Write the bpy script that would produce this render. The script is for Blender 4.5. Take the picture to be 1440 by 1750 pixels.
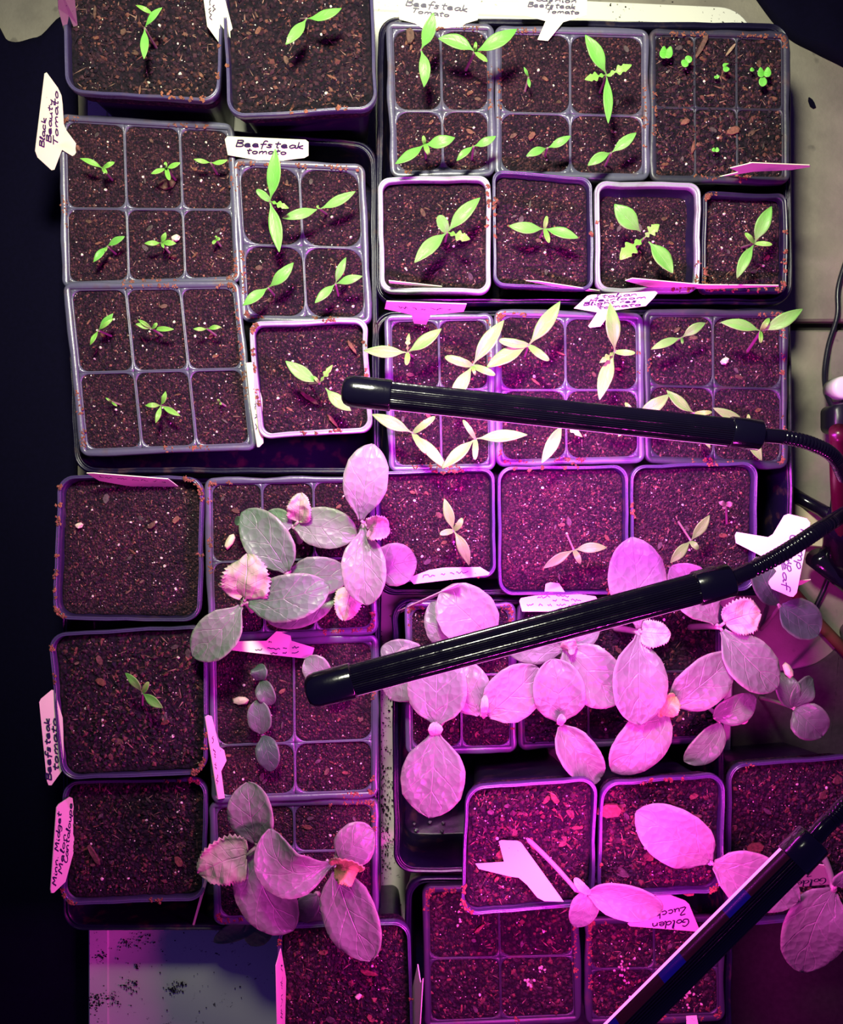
import bpy, math, random
import numpy as np
from mathutils import Vector, noise

for _o in list(bpy.data.objects):
    bpy.data.objects.remove(_o, do_unlink=True)
scene = bpy.context.scene
COL = scene.collection
R = random.Random(11)

# ---------------------------------------------------------------- camera
F_PX = 1440.0          # focal length in pixels of the 1440 x 1750 frame
HC = 0.666             # camera height above the floor
cam_data = bpy.data.cameras.new('camera')
cam_data.sensor_fit = 'VERTICAL'
cam_data.sensor_height = 35.0
cam_data.lens = 35.0 * F_PX / 1750.0
cam_data.clip_start = 0.01
cam = bpy.data.objects.new('camera', cam_data)
cam.location = (0, 0, HC)
COL.objects.link(cam)
scene.camera = cam

# ---------------------------------------------------------------- world, lamps of the room, exposure
world = bpy.data.worlds.new('world')
scene.world = world
world.use_nodes = True
bgn = world.node_tree.nodes['Background']
bgn.inputs[0].default_value = (0.10, 0.05, 0.42, 1)
bgn.inputs[1].default_value = 0.24


def area_light(name, loc, target, size, energy, color, size_y=None, spread=180):
    d = bpy.data.lights.new(name, 'AREA')
    d.energy = energy
    d.color = color
    d.size = size
    if size_y:
        d.shape = 'RECTANGLE'
        d.size_y = size_y
    d.spread = math.radians(spread)
    o = bpy.data.objects.new(name, d)
    o.location = loc
    o.rotation_euler = (Vector(target) - Vector(loc)).to_track_quat('-Z', 'Y').to_euler()
    COL.objects.link(o)
    return o


def spot_light(name, loc, target, energy, color, cone, blend, radius):
    d = bpy.data.lights.new(name, 'SPOT')
    d.energy = energy
    d.color = color
    d.spot_size = math.radians(cone)
    d.spot_blend = blend
    d.shadow_soft_size = radius
    o = bpy.data.objects.new(name, d)
    o.location = loc
    o.rotation_euler = (Vector(target) - Vector(loc)).to_track_quat('-Z', 'Y').to_euler()
    COL.objects.link(o)
    return o


spot_light('room_lamp', (-0.05, 0.34, 0.62), (-0.01, 0.22, 0.08), 33.0, (0.98, 1.0, 0.76), 91, 1.0, 0.05)

vs = scene.view_settings
vs.view_transform = 'Standard'
vs.look = 'None'
vs.exposure = 0.0
vs.gamma = 1.0
vs.use_curve_mapping = False
LED_POWER = 1.5


# ---------------------------------------------------------------- helpers
def P(x, y, z):
    k = (HC - z) / F_PX
    return Vector(((x - 720.0) * k, (875.0 - y) * k, z))


def new_obj(name, verts, faces, mat, parent=None, smooth=True):
    me = bpy.data.meshes.new(name)
    me.from_pydata([tuple(v) for v in verts], [], faces)
    if smooth:
        me.polygons.foreach_set('use_smooth', [True] * len(me.polygons))
    me.materials.append(mat)
    me.update()
    o = bpy.data.objects.new(name, me)
    COL.objects.link(o)
    if parent is not None:
        o.parent = parent
    return o


def empty(name, loc, label=None, cat=None, group=None):
    o = bpy.data.objects.new(name, None)
    o.empty_display_size = 0.01
    COL.objects.link(o)
    if label:
        tag(o, label, cat, group)
    return o


def tag(o, label, cat, group=None):
    o['label'] = label
    o['category'] = cat
    if group:
        o['group'] = group
    return o


def stuff(o):
    o['kind'] = 'stuff'
    return o


def structure(o):
    o['kind'] = 'structure'
    return o


def set_base(e, p):
    """put an Empty at a thing's base; the parts are built in world coordinates"""
    e.location = p
    for ch in e.children:
        ch.location = -Vector(p)
    return e


# ---------------------------------------------------------------- materials
class NT:
    def __init__(self, name):
        self.m = bpy.data.materials.new(name)
        self.m.use_nodes = True
        self.nt = self.m.node_tree
        self.b = self.nt.nodes['Principled BSDF']

    def n(self, t, **kw):
        nd = self.nt.nodes.new(t)
        for k, v in kw.items():
            if k.startswith('i_'):
                nd.inputs[k[2:].replace('_', ' ')].default_value = v
            else:
                setattr(nd, k, v)
        return nd

    def l(self, a, b):
        self.nt.links.new(a, b)

    def math(self, op, a, b=None, c=None, clamp=False):
        nd = self.nt.nodes.new('ShaderNodeMath')
        nd.operation = op
        nd.use_clamp = clamp
        for i, v in enumerate((a, b, c)):
            if v is None:
                continue
            if isinstance(v, (int, float)):
                nd.inputs[i].default_value = v
            else:
                self.l(v, nd.inputs[i])
        return nd.outputs[0]

    def mix(self, fac, a, b):
        nd = self.nt.nodes.new('ShaderNodeMixRGB')
        for i, v in enumerate((fac, a, b)):
            if isinstance(v, (int, float)):
                nd.inputs[i].default_value = v
            elif isinstance(v, tuple):
                nd.inputs[i].default_value = (v[0], v[1], v[2], 1)
            else:
                self.l(v, nd.inputs[i])
        return nd.outputs[0]

    def ramp(self, src, stops):
        nd = self.nt.nodes.new('ShaderNodeValToRGB')
        cr = nd.color_ramp
        while len(cr.elements) < len(stops):
            cr.elements.new(0.5)
        for e, (p, c) in zip(cr.elements, stops):
            e.position = p
            e.color = (c[0], c[1], c[2], 1) if isinstance(c, tuple) else (c, c, c, 1)
        self.l(src, nd.inputs[0])
        return nd.outputs[0]

    def noise(self, scale, detail=3, rough=0.55, coord=None):
        nd = self.nt.nodes.new('ShaderNodeTexNoise')
        nd.inputs['Scale'].default_value = scale
        nd.inputs['Detail'].default_value = detail
        nd.inputs['Roughness'].default_value = rough
        self.l(coord if coord is not None else self.pos(), nd.inputs['Vector'])
        return nd.outputs['Fac']

    def pos(self):
        if not hasattr(self, '_pos'):
            self._pos = self.n('ShaderNodeNewGeometry').outputs['Position']
        return self._pos

    def bump(self, h, strength, dist):
        nd = self.nt.nodes.new('ShaderNodeBump')
        nd.inputs['Strength'].default_value = strength
        nd.inputs['Distance'].default_value = dist
        self.l(h, nd.inputs['Height'])
        self.l(nd.outputs[0], self.b.inputs['Normal'])

    def set(self, **kw):
        for k, v in kw.items():
            k = k.replace('_', ' ')
            if isinstance(v, tuple):
                v = (v[0], v[1], v[2], 1)
            self.b.inputs[k].default_value = v
        return self

    def col(self, sock):
        self.l(sock, self.b.inputs['Base Color'])


def plastic(name, col, rough, dust=0.35, spec=0.5, dustcol=(0.10, 0.05, 0.035)):
    t = NT(name)
    n1 = t.noise(90, 4)
    f = t.math('MULTIPLY', t.ramp(n1, [(0.55, 0.0), (0.72, 1.0)]), dust)
    t.col(t.mix(f, col, dustcol))
    t.l(t.math('ADD', t.math('MULTIPLY', n1, 0.25), rough - 0.1), t.b.inputs['Roughness'])
    t.set(Specular_IOR_Level=spec)
    t.bump(t.noise(260, 2), 0.12, 0.001)
    return t.m


M = {}
M['black_plastic'] = plastic('black_plastic', (0.013, 0.008, 0.034), 0.38, 0.30)
M['pot_rim'] = plastic('pot_rim_plastic', (0.055, 0.045, 0.110), 0.27, 0.30, 0.9)
M['grey_rim'] = plastic('grey_rim_plastic', (0.30, 0.30, 0.35), 0.27, 0.35, 0.9)
M['tray'] = plastic('tray_plastic', (0.006, 0.004, 0.020), 0.30, 0.45, 0.6)
M['flange'] = plastic('cell_pack_plastic', (0.085, 0.082, 0.130), 0.30, 0.45, 0.8)
M['cell'] = plastic('cell_wall_plastic', (0.030, 0.028, 0.048), 0.40, 0.40)
M['lamp'] = plastic('lamp_housing', (0.006, 0.004, 0.014), 0.12, 0.02, 0.6, (0.05, 0.05, 0.06))
M['lamp_cap'] = plastic('lamp_cap_gloss', (0.005, 0.004, 0.012), 0.12, 0.0, 1.0)
M['cable'] = plastic('cable_rubber', (0.008, 0.008, 0.016), 0.35, 0.0, 0.6)
M['pole'] = plastic('red_lit_pole', (0.055, 0.003, 0.014), 0.30, 0.0, 0.6)  # red light of the LEDs is put into the pole's base colour
M['white_knob'] = plastic('white_plastic', (0.75, 0.78, 0.70), 0.4, 0.1, 0.5, (0.4, 0.35, 0.3))


def soil_mat(name, dark, mid, hi, grain):
    t = NT(name)
    v = t.n('ShaderNodeTexVoronoi')
    v.inputs['Scale'].default_value = 620 * grain
    t.l(t.pos(), v.inputs['Vector'])
    cell = t.n('ShaderNodeSeparateColor')
    t.l(v.outputs['Color'], cell.inputs[0])
    n1 = t.noise(520 * grain, 6, 0.75)
    n2 = t.noise(40, 3, 0.6)
    f = t.math('ADD', t.math('MULTIPLY', n1, 0.55), t.math('ADD', t.math('MULTIPLY', n2, 0.30), t.math('MULTIPLY', cell.outputs[0], 0.24)))
    c1 = t.ramp(f, [(0.42, dark), (0.56, mid), (0.74, hi)])
    gap = t.ramp(v.outputs['Distance'], [(0.35, 0.0), (0.75, 0.85)])
    t.col(t.mix(gap, c1, dark))
    t.set(Roughness=0.85, Specular_IOR_Level=0.3)
    h = t.math('ADD', n1, t.math('ADD', t.math('MULTIPLY', v.outputs['Distance'], -0.9), t.math('MULTIPLY', cell.outputs[1], 0.35)))
    t.bump(h, 1.0, 0.0045)
    return t.m


M['soil'] = soil_mat('seed_compost', (0.010, 0.0035, 0.014), (0.068, 0.020, 0.042), (0.200, 0.066, 0.072), 1.0)
M['soil_coarse'] = soil_mat('coarse_compost', (0.004, 0.002, 0.009), (0.024, 0.008, 0.023), (0.10, 0.035, 0.044), 0.62)

t = NT('soil_crumb')
a = t.n('ShaderNodeAttribute', attribute_name='Col')
t.col(a.outputs['Color'])
t.set(Roughness=0.8, Specular_IOR_Level=0.3)
M['crumb'] = t.m

for nm, c in (('bark_red', (0.17, 0.060, 0.035)), ('bark_brown', (0.11, 0.050, 0.033)), ('bark_grey', (0.075, 0.05, 0.05)),
              ('perlite', (0.72, 0.66, 0.52)), ('straw', (0.30, 0.20, 0.12))):
    t = NT(nm)
    n1 = t.noise(500, 4)
    t.col(t.mix(t.ramp(n1, [(0.35, 0.0), (0.7, 1.0)]), tuple(x * 0.55 for x in c), tuple(min(1, x * 1.3) for x in c)))
    t.set(Roughness=0.75)
    t.bump(n1, 0.7, 0.001)
    M[nm] = t.m


def leaf_mat(name, col, edge, vein, quilt=0.4, vein_w=0.05, laterals=4.5, purple=0.0, rough=0.42, spots=0.0):
    """u runs along the leaf, v across; veins lie on the leaf in its own coordinates"""
    t = NT(name)
    uv = t.n('ShaderNodeUVMap', uv_map='UVMap')
    sx = t.n('ShaderNodeSeparateXYZ')
    t.l(uv.outputs[0], sx.inputs[0])
    u = sx.outputs[0]
    v = t.math('ABSOLUTE', t.math('SUBTRACT', t.math('MULTIPLY', sx.outputs[1], 2.0), 1.0))
    wob = t.math('MULTIPLY', t.math('SUBTRACT', t.noise(160, 2), 0.5), 0.22)
    mid = t.math('SUBTRACT', 1.0, t.math('DIVIDE', v, vein_w), clamp=True)
    ph = t.math('ADD', t.math('SUBTRACT', t.math('MULTIPLY', u, laterals), t.math('MULTIPLY', v, 1.25)), wob)
    tri = t.math('ABSOLUTE', t.math('SUBTRACT', t.math('FRACT', ph), 0.5))
    lat = t.math('SUBTRACT', 1.0, t.math('DIVIDE', tri, 0.055), clamp=True)
    lat = t.math('MULTIPLY', lat, t.math('SUBTRACT', 1.0, t.math('MULTIPLY', v, 0.75), clamp=True))
    # long side vein running from the leaf base
    side = t.math('SUBTRACT', 1.0, t.math('DIVIDE', t.math('ABSOLUTE', t.math('SUBTRACT', v, t.math('ADD', 0.40, wob))), 0.05), clamp=True)
    side = t.math('MULTIPLY', side, t.math('SUBTRACT', 1.0, t.math('MULTIPLY', u, 1.5), clamp=True))
    ve = t.math('MAXIMUM', mid, t.math('MULTIPLY', t.math('MAXIMUM', lat, side), 0.75))
    n1 = t.noise(70, 4)
    rnd = t.n('ShaderNodeObjectInfo').outputs['Random']
    base = t.mix(t.ramp(n1, [(0.35, 0.0), (0.7, 1.0)]), tuple(x * 0.86 for x in col), tuple(min(1, x * 1.14) for x in col))
    base = t.mix(t.math('MULTIPLY', rnd, 0.35), base, edge)
    ed = t.ramp(v, [(0.86, 0.0), (1.0, 0.7)])
    base = t.mix(ed, base, edge)
    out = t.mix(t.math('MULTIPLY', ve, 0.55), base, vein)
    if purple:
        out = t.mix(t.math('MULTIPLY', t.ramp(u, [(0.0, 1.0), (0.16, 0.0)]), purple), out, (0.30, 0.10, 0.22))
    t.col(out)
    t.set(Roughness=rough, Specular_IOR_Level=0.45, Subsurface_Weight=0.0)
    q = t.n('ShaderNodeTexVoronoi')
    q.inputs['Scale'].default_value = 210
    t.l(t.pos(), q.inputs['Vector'])
    h = t.math('ADD', t.math('MULTIPLY', q.outputs['Distance'], quilt), t.math('MULTIPLY', ve, -0.5 * quilt - 0.1))
    h = t.math('ADD', h, t.math('MULTIPLY', n1, quilt))
    t.bump(h, 0.6, 0.0014)
    # thin blade: some of the light passes through
    tr = t.n('ShaderNodeBsdfTranslucent')
    t.l(out, tr.inputs['Color'])
    mx = t.n('ShaderNodeMixShader')
    mx.inputs[0].default_value = 0.22
    t.l(t.b.outputs[0], mx.inputs[1])
    t.l(tr.outputs[0], mx.inputs[2])
    t.l(mx.outputs[0], t.nt.nodes['Material Output'].inputs['Surface'])
    return t.m


M['tomato'] = leaf_mat('tomato_leaf', (0.175, 0.57, 0.085), (0.27, 0.67, 0.13), (0.36, 0.73, 0.20), 0.15, 0.035, 5.0, 0.25)
M['tomato_pale'] = leaf_mat('young_tomato_leaf', (0.25, 0.62, 0.09), (0.34, 0.70, 0.14), (0.42, 0.74, 0.20), 0.2, 0.06, 4.0, 0.2)
M['sprout'] = leaf_mat('sprout_leaf', (0.17, 0.68, 0.07), (0.30, 0.80, 0.16), (0.12, 0.5, 0.05), 0.1, 0.05, 0.0)
M['squash'] = leaf_mat('squash_leaf', (0.145, 0.275, 0.15), (0.36, 0.43, 0.28), (0.48, 0.54, 0.40), 0.9, 0.026, 3.6, 0.0, 0.36)
M['shadowed'] = leaf_mat('shadowed_leaf', (0.060, 0.150, 0.080), (0.20, 0.28, 0.17), (0.20, 0.28, 0.20), 0.5, 0.030, 3.6, 0.0, 0.40)  # squash leaf darkened: the shade on these leaves is put into the colour
M['squash_true'] = leaf_mat('young_squash_leaf', (0.50, 0.56, 0.32), (0.66, 0.66, 0.42), (0.72, 0.70, 0.50), 1.0, 0.05, 5.0, 0.0, 0.5)
M['squash_yellow'] = leaf_mat('yellow_squash_leaf', (0.55, 0.58, 0.16), (0.66, 0.66, 0.24), (0.7, 0.68, 0.3), 1.0, 0.05, 5.0, 0.0, 0.5)


def simple(name, col, rough=0.5, var=0.15, scale=120, spec=0.5):
    t = NT(name)
    n1 = t.noise(scale, 3)
    t.col(t.mix(n1, tuple(x * (1 - var) for x in col), tuple(min(1, x * (1 + var)) for x in col)))
    t.set(Roughness=rough, Specular_IOR_Level=spec)
    return t.m


M['stem_purple'] = simple('purple_stem', (0.24, 0.14, 0.15), 0.5)
M['stem_green'] = simple('green_stem', (0.42, 0.58, 0.20), 0.5)
M['stem_squash'] = simple('squash_stem', (0.36, 0.34, 0.26), 0.5)
M['seed'] = simple('seed_husk', (0.72, 0.62, 0.42), 0.5)
M['vermiculite'] = simple('pale_grain', (0.50, 0.38, 0.34), 0.6)
M['ink'] = simple('purple_black_ink', (0.015, 0.006, 0.05), 0.5)
M['wood'] = simple('brown_stick', (0.17, 0.055, 0.03), 0.6, 0.4, 60)
M['layer'] = simple('black_layer', (0.0022, 0.0014, 0.011), 0.95, 0.3, 300, 0.1)
M['dark_area'] = simple('dark_area_tone', (0.055, 0.042, 0.045), 0.95, 0.35, 250, 0.1)

# white tag plastic with specks of soil
t = NT('white_tag_plastic')
n1 = t.noise(420, 2)
n2 = t.noise(45, 2)
f = t.math('MULTIPLY', t.ramp(n1, [(0.70, 0.0), (0.74, 1.0)]), t.ramp(n2, [(0.5, 0.0), (0.6, 1.0)]))
t.col(t.mix(f, (0.76, 0.77, 0.52), (0.10, 0.06, 0.05)))
t.set(Roughness=0.4)
M['tag'] = t.m

# white board sprinkled with soil
t = NT('white_board')
n1 = t.noise(330, 3, 0.6)
n2 = t.noise(26, 3)
n3 = t.noise(9, 3)
f = t.math('MULTIPLY', t.ramp(n1, [(0.63, 0.0), (0.67, 1.0)]), t.ramp(n2, [(0.50, 0.0), (0.60, 1.0)]))
c = t.mix(t.math('MULTIPLY', n3, 0.5), (0.80, 0.79, 0.68), (0.62, 0.60, 0.52))
t.col(t.mix(f, c, (0.03, 0.02, 0.02)))
t.set(Roughness=0.45)
M['board'] = t.m

# beige concrete floor
t = NT('beige_concrete')
n1 = t.noise(14, 5, 0.6)
n2 = t.noise(160, 3, 0.6)
c = t.ramp(n1, [(0.30, (0.15, 0.130, 0.105)), (0.55, (0.26, 0.23, 0.18)), (0.75, (0.32, 0.285, 0.22))])
sp = t.ramp(t.noise(60, 2), [(0.68, 0.0), (0.74, 0.55)])
c = t.mix(sp, c, (0.06, 0.05, 0.045))
t.col(t.mix(t.math('MULTIPLY', n2, 0.3), c, (0.28, 0.26, 0.21)))
t.set(Roughness=0.75)
t.bump(n2, 0.25, 0.002)
M['floor'] = t.m
M['joint'] = simple('dark_joint', (0.02, 0.017, 0.015), 0.9)


def emission(name, col, strength):
    t = NT(name)
    t.set(Base_Color=(0.004, 0.004, 0.008), Roughness=0.25, Specular_IOR_Level=0.3, Emission_Color=col, Emission_Strength=strength)
    return t.m


M['diffuser'] = emission('lit_diffuser', (1.0, 0.16, 0.80), 2.4)
M['gleam_red'] = emission('red_gleam', (1.0, 0.05, 0.25), 0.012)
M['gleam_blue'] = emission('blue_gleam', (0.02, 0.01, 1.0), 0.10)


# ---------------------------------------------------------------- mesh tools
def quad_px(q, z):
    return [P(x, y, z) for (x, y) in q]


def inset_quad(Q, d):
    """offset each edge of a convex quad (clockwise or not) inwards by d"""
    c = sum(Q, Vector((0, 0, 0))) / 4
    L = []
    for i in range(4):
        a, b = Q[i], Q[(i + 1) % 4]
        e = (b - a)
        n = Vector((-e.y, e.x, 0)).normalized()
        if n.dot(c - a) < 0:
            n = -n
        L.append((a + n * d, e))
    out = []
    for i in range(4):
        (p, r), (q, s) = L[i - 1], L[i]
        den = r.x * s.y - r.y * s.x
        tt = ((q.x - p.x) * s.y - (q.y - p.y) * s.x) / den
        out.append(Vector((p.x + r.x * tt, p.y + r.y * tt, Q[i].z)))
    return out


def round_loop(Q, r, nc=5, ne=4, wob=0.0, seed=0.0):
    pts = []
    for i in range(4):
        C, Pv, Nx, N2 = Q[i], Q[i - 1], Q[(i + 1) % 4], Q[(i + 1) % 4]
        dp = (Pv - C).normalized()
        dn = (Nx - C).normalized()
        rr = min(r, 0.48 * (Pv - C).length, 0.48 * (Nx - C).length)
        cen = C + rr * (dp + dn)
        for k in range(nc + 1):
            th = math.pi / 2 * k / nc
            pts.append(cen - rr * (math.cos(th) * dn + math.sin(th) * dp))
        a = C + rr * dn
        r2 = min(r, 0.48 * (Nx - C).length)
        b = Nx - min(r2, 0.48 * (Nx - C).length) * dn
        for k in range(1, ne):
            p = a.lerp(b, k / ne)
            if wob:
                nrm = Vector((-dn.y, dn.x, 0))
                p = p + nrm * (noise.noise(Vector((p.x * 40 + seed, p.y * 40, seed))) * wob)
            pts.append(p)
    return pts


def at_z(loop, z):
    return [Vector((p.x, p.y, z)) for p in loop]


class MB:
    def __init__(self):
        self.v = []
        self.f = []

    def loops(self, loops, close=True, cap_first=False, cap_last=False, ring=False):
        base = len(self.v)
        n = len(loops[0])
        for L in loops:
            self.v += list(L)
        m = len(loops)
        for j in range(m if ring else m - 1):
            for i in range(n if close else n - 1):
                a = base + j * n + i
                b = base + j * n + (i + 1) % n
                c = base + ((j + 1) % m) * n + (i + 1) % n
                d = base + ((j + 1) % m) * n + i
                self.f.append((a, b, c, d))
        if cap_first:
            self.f.append(tuple(base + i for i in range(n))[::-1])
        if cap_last:
            self.f.append(tuple(base + (m - 1) * n + i for i in range(n)))

    def tube(self, pts, rad, n=8, caps=True):
        pts = [Vector(p) for p in pts]
        m = len(pts)
        if isinstance(rad, (int, float)):
            rad = [rad] * m
        tang = []
        for i in range(m):
            tang.append((pts[min(i + 1, m - 1)] - pts[max(i - 1, 0)]).normalized())
        ref = Vector((0, 0, 1)) if abs(tang[0].z) < 0.9 else Vector((1, 0, 0))
        u = tang[0].cross(ref).normalized()
        L = []
        for i in range(m):
            u = (u - tang[i] * u.dot(tang[i])).normalized()
            w = tang[i].cross(u)
            L.append([pts[i] + rad[i] * (math.cos(2 * math.pi * k / n) * u + math.sin(2 * math.pi * k / n) * w) for k in range(n)])
        self.loops(L, True, caps, caps)

    def box(self, c, ax, ay, az):
        """box with centre c and half axes as vectors"""
        b = len(self.v)
        for sz in (-1, 1):
            for (sx, sy) in ((-1, -1), (1, -1), (1, 1), (-1, 1)):
                self.v.append(c + sx * ax + sy * ay + sz * az)
        for f in ((0, 3, 2, 1), (4, 5, 6, 7), (0, 1, 5, 4), (1, 2, 6, 5), (2, 3, 7, 6), (3, 0, 4, 7)):
            self.f.append(tuple(b + i for i in f))

    def build(self, name, mat, parent=None, smooth=True):
        return new_obj(name, self.v, self.f, mat, parent, smooth)


def bez(p0, p1, p2, n):
    return [((1 - s) ** 2) * p0 + 2 * s * (1 - s) * p1 + s * s * p2 for s in [i / (n - 1) for i in range(n)]]


def catmull(pts, n):
    pts = [Vector(p) for p in pts]
    q = [pts[0] * 2 - pts[1]] + pts + [pts[-1] * 2 - pts[-2]]
    out = []
    for i in range(1, len(q) - 2):
        for k in range(n):
            s = k / n
            a, b, c, d = q[i - 1], q[i], q[i + 1], q[i + 2]
            out.append(0.5 * ((2 * b) + (c - a) * s + (2 * a - 5 * b + 4 * c - d) * s * s + (3 * b - a - 3 * c + d) * s ** 3))
    out.append(pts[-1])
    return out


# ---------------------------------------------------------------- soil, chips, grains
OCT = np.array([(1, 0, 0), (-1, 0, 0), (0, 1, 0), (0, -1, 0), (0, 0, 1), (0, 0, -1)], float)
OCTF = [(0, 2, 4), (2, 1, 4), (1, 3, 4), (3, 0, 4), (2, 0, 5), (1, 2, 5), (3, 1, 5), (0, 3, 5)]
NPR = np.random.default_rng(5)


def bilin(Q, s, tt):
    a = Q[0].lerp(Q[1], s)
    b = Q[3].lerp(Q[2], s)
    return a.lerp(b, tt)


PAL = np.array([(0.034, 0.012, 0.024), (0.068, 0.024, 0.036), (0.010, 0.004, 0.015), (0.15, 0.048, 0.042), (0.24, 0.09, 0.065), (0.60, 0.50, 0.42), (0.80, 0.74, 0.62)])
PALW = np.array([30, 24, 24, 13, 4, 3.2, 1.8])
PALW = PALW / PALW.sum()


def octs(px, py, pz, sc, ang, tilt, cols):
    n = len(px)
    v = OCT[None] * sc[:, None, :] * NPR.uniform(0.7, 1.3, (n, 6, 3))
    ct, st, ca, sa = np.cos(tilt)[:, None], np.sin(tilt)[:, None], np.cos(ang)[:, None], np.sin(ang)[:, None]
    x = v[:, :, 0] * ct - v[:, :, 2] * st
    z = v[:, :, 0] * st + v[:, :, 2] * ct
    X = x * ca - v[:, :, 1] * sa + px[:, None]
    Y = x * sa + v[:, :, 1] * ca + py[:, None]
    V = np.stack([X, Y, z + pz[:, None]], -1).reshape(-1, 3)
    Fc = (np.array(OCTF)[None] + 6 * np.arange(n)[:, None, None]).reshape(-1, 3)
    return V, Fc, np.repeat(cols, 6, axis=0)


def crumbs(name, Q, count, zfun, parent, coarse=False, rim=None):
    """small crumbs, fibres and grains too small to pick apart: one mesh per pot or cell"""
    st = NPR.uniform(0.02, 0.98, (count, 2))
    pts = [bilin(Q, a, b) for a, b in st]
    px, py = np.array([p.x for p in pts]), np.array([p.y for p in pts])
    pz = np.array([zfun(p) for p in pts]) + 0.0003
    ci = NPR.choice(len(PAL), count, p=PALW)
    cols = PAL[ci] * NPR.uniform(0.7, 1.3, (count, 1)) * np.where(ci < 5, 0.66 if coarse else 0.95, 1.0)[:, None]
    q = NPR.uniform(0.0005, 0.0025 if coarse else 0.0014, count) * NPR.uniform(0.55, 1.0, count)
    sc = np.stack([q, q * NPR.uniform(0.5, 1, count), q * NPR.uniform(0.4, 0.9, count)], -1)
    white = ci >= 5
    sc[white] = (NPR.uniform(0.00025, 0.00065, count)[:, None] * np.array([1, 0.9, 0.8]))[white]
    fib = (NPR.uniform(0, 1, count) < (0.13 if coarse else 0.06)) & ~white
    fs = np.stack([NPR.uniform(0.0014, 0.0046 if coarse else 0.0030, count), NPR.uniform(0.0002, 0.0005, count), np.full(count, 0.00025)], -1)
    sc[fib] = fs[fib]
    pale = fib & (NPR.uniform(0, 1, count) < 0.25)
    cols[pale] = (0.22, 0.12, 0.09)
    V, Fc, C = octs(px, py, pz, sc, NPR.uniform(0, 6.28, count), NPR.uniform(-0.5, 0.5, count), cols)
    if rim:                                   # soil left on the rim
        L, n = rim
        rp = []
        for i in range(n):
            k = R.randrange(len(L))
            p = L[k].lerp(L[(k + 1) % len(L)], R.random())
            if noise.noise(Vector((p.x * 22, p.y * 22, 3.0))) > 0.10:
                rp += [(p.x + R.gauss(0, 0.0008), p.y + R.gauss(0, 0.0008), p.z + 0.0002) for _ in range(5)]
        if rp:
            rp = np.array(rp)
            m = len(rp)
            q = NPR.uniform(0.0004, 0.0014, m)
            rc = np.array([(0.21, 0.07, 0.04), (0.13, 0.05, 0.03), (0.28, 0.10, 0.055)])[NPR.integers(0, 3, m)]
            V2, F2, C2 = octs(rp[:, 0], rp[:, 1], rp[:, 2], np.stack([q, q * 0.8, q * 0.5], -1), NPR.uniform(0, 6, m), NPR.uniform(-0.4, 0.4, m), rc)
            Fc = np.concatenate([Fc, F2 + len(V)])
            V, C = np.concatenate([V, V2]), np.concatenate([C, C2])
    o = new_obj(name, V.tolist(), Fc.tolist(), M['crumb'], parent, False)
    at = o.data.color_attributes.new('Col', 'FLOAT_COLOR', 'POINT')
    at.data.foreach_set('color', np.concatenate([C, np.ones((len(C), 1))], 1).astype(np.float32).ravel())
    return stuff(o)


def soil_height(z0, amp):
    def f(p):
        return z0 + amp * (0.9 * noise.noise(Vector((p.x * 60, p.y * 60, 1.7))) + 0.7 * noise.noise(Vector((p.x * 210, p.y * 210, 5.1)))
                           + 0.55 * noise.noise(Vector((p.x * 560, p.y * 560, 9.3))))
    return f


def soil_surface(Q, r, z0, parent, amp=0.0011, rings=14, mat='soil', ne=8):
    loop = round_loop(Q, r, 4, ne)
    c = sum(loop, Vector((0, 0, 0))) / len(loop)
    zf = soil_height(z0, amp)
    V, Fc = [], []
    n = len(loop)
    for j in range(1, rings + 1):
        k = (j / rings)
        for p in loop:
            q = c.lerp(p, k)
            q.z = zf(q)
            V.append(q)
    c.z = zf(c)
    V.append(c)
    ci = len(V) - 1
    for i in range(n):
        Fc.append((ci, i, (i + 1) % n))
    for j in range(rings - 1):
        for i in range(n):
            Fc.append((j * n + i, (j + 1) * n + i, (j + 1) * n + (i + 1) % n, j * n + (i + 1) % n))
    # short skirt so that the soil is a body, not a sheet
    b = len(V)
    for p in loop:
        V.append(Vector((p.x, p.y, z0 - 0.012)))
    o = (rings - 1) * n
    for i in range(n):
        Fc.append((o + i, b + i, b + (i + 1) % n, o + (i + 1) % n))
    return stuff(new_obj('soil', V, Fc, M[mat], parent)), zf


def chip_mesh(name, kind, mat):
    """bark splinter or rounded grain, built once and shared by the copies"""
    V, Fc = [], []
    if kind == 'grain':
        rows, cols = 4, 7
        for j in range(rows + 1):
            th = math.pi * j / rows
            for i in range(cols):
                ph = 2 * math.pi * i / cols
                k = 1 + 0.35 * (R.random() - 0.5)
                V.append((k * math.sin(th) * math.cos(ph), k * 0.8 * math.sin(th) * math.sin(ph), 0.7 * k * math.cos(th)))
        for j in range(rows):
            for i in range(cols):
                Fc.append((j * cols + i, j * cols + (i + 1) % cols, (j + 1) * cols + (i + 1) % cols, (j + 1) * cols + i))
    else:
        n = 7
        top, bot = [], []
        for i in range(n):
            a = 2 * math.pi * i / n
            k = R.uniform(0.75, 1.15)
            x, y = k * math.cos(a), k * (0.22 if kind == 'sliver' else 0.55) * math.sin(a)
            z = 0.12 * R.uniform(0.5, 1.3)
            top.append((x * 0.92, y * 0.92, z + 0.10 * x))
            bot.append((x, y, -0.10 + 0.10 * x))
        V = top + bot
        Fc = [tuple(range(n)), tuple(range(2 * n - 1, n - 1, -1))] + [(n + i, n + (i + 1) % n, (i + 1) % n, i) for i in range(n)]
    me = bpy.data.meshes.new(name)
    me.from_pydata(V, [], Fc)
    me.materials.append(M[mat])
    return me


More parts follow.
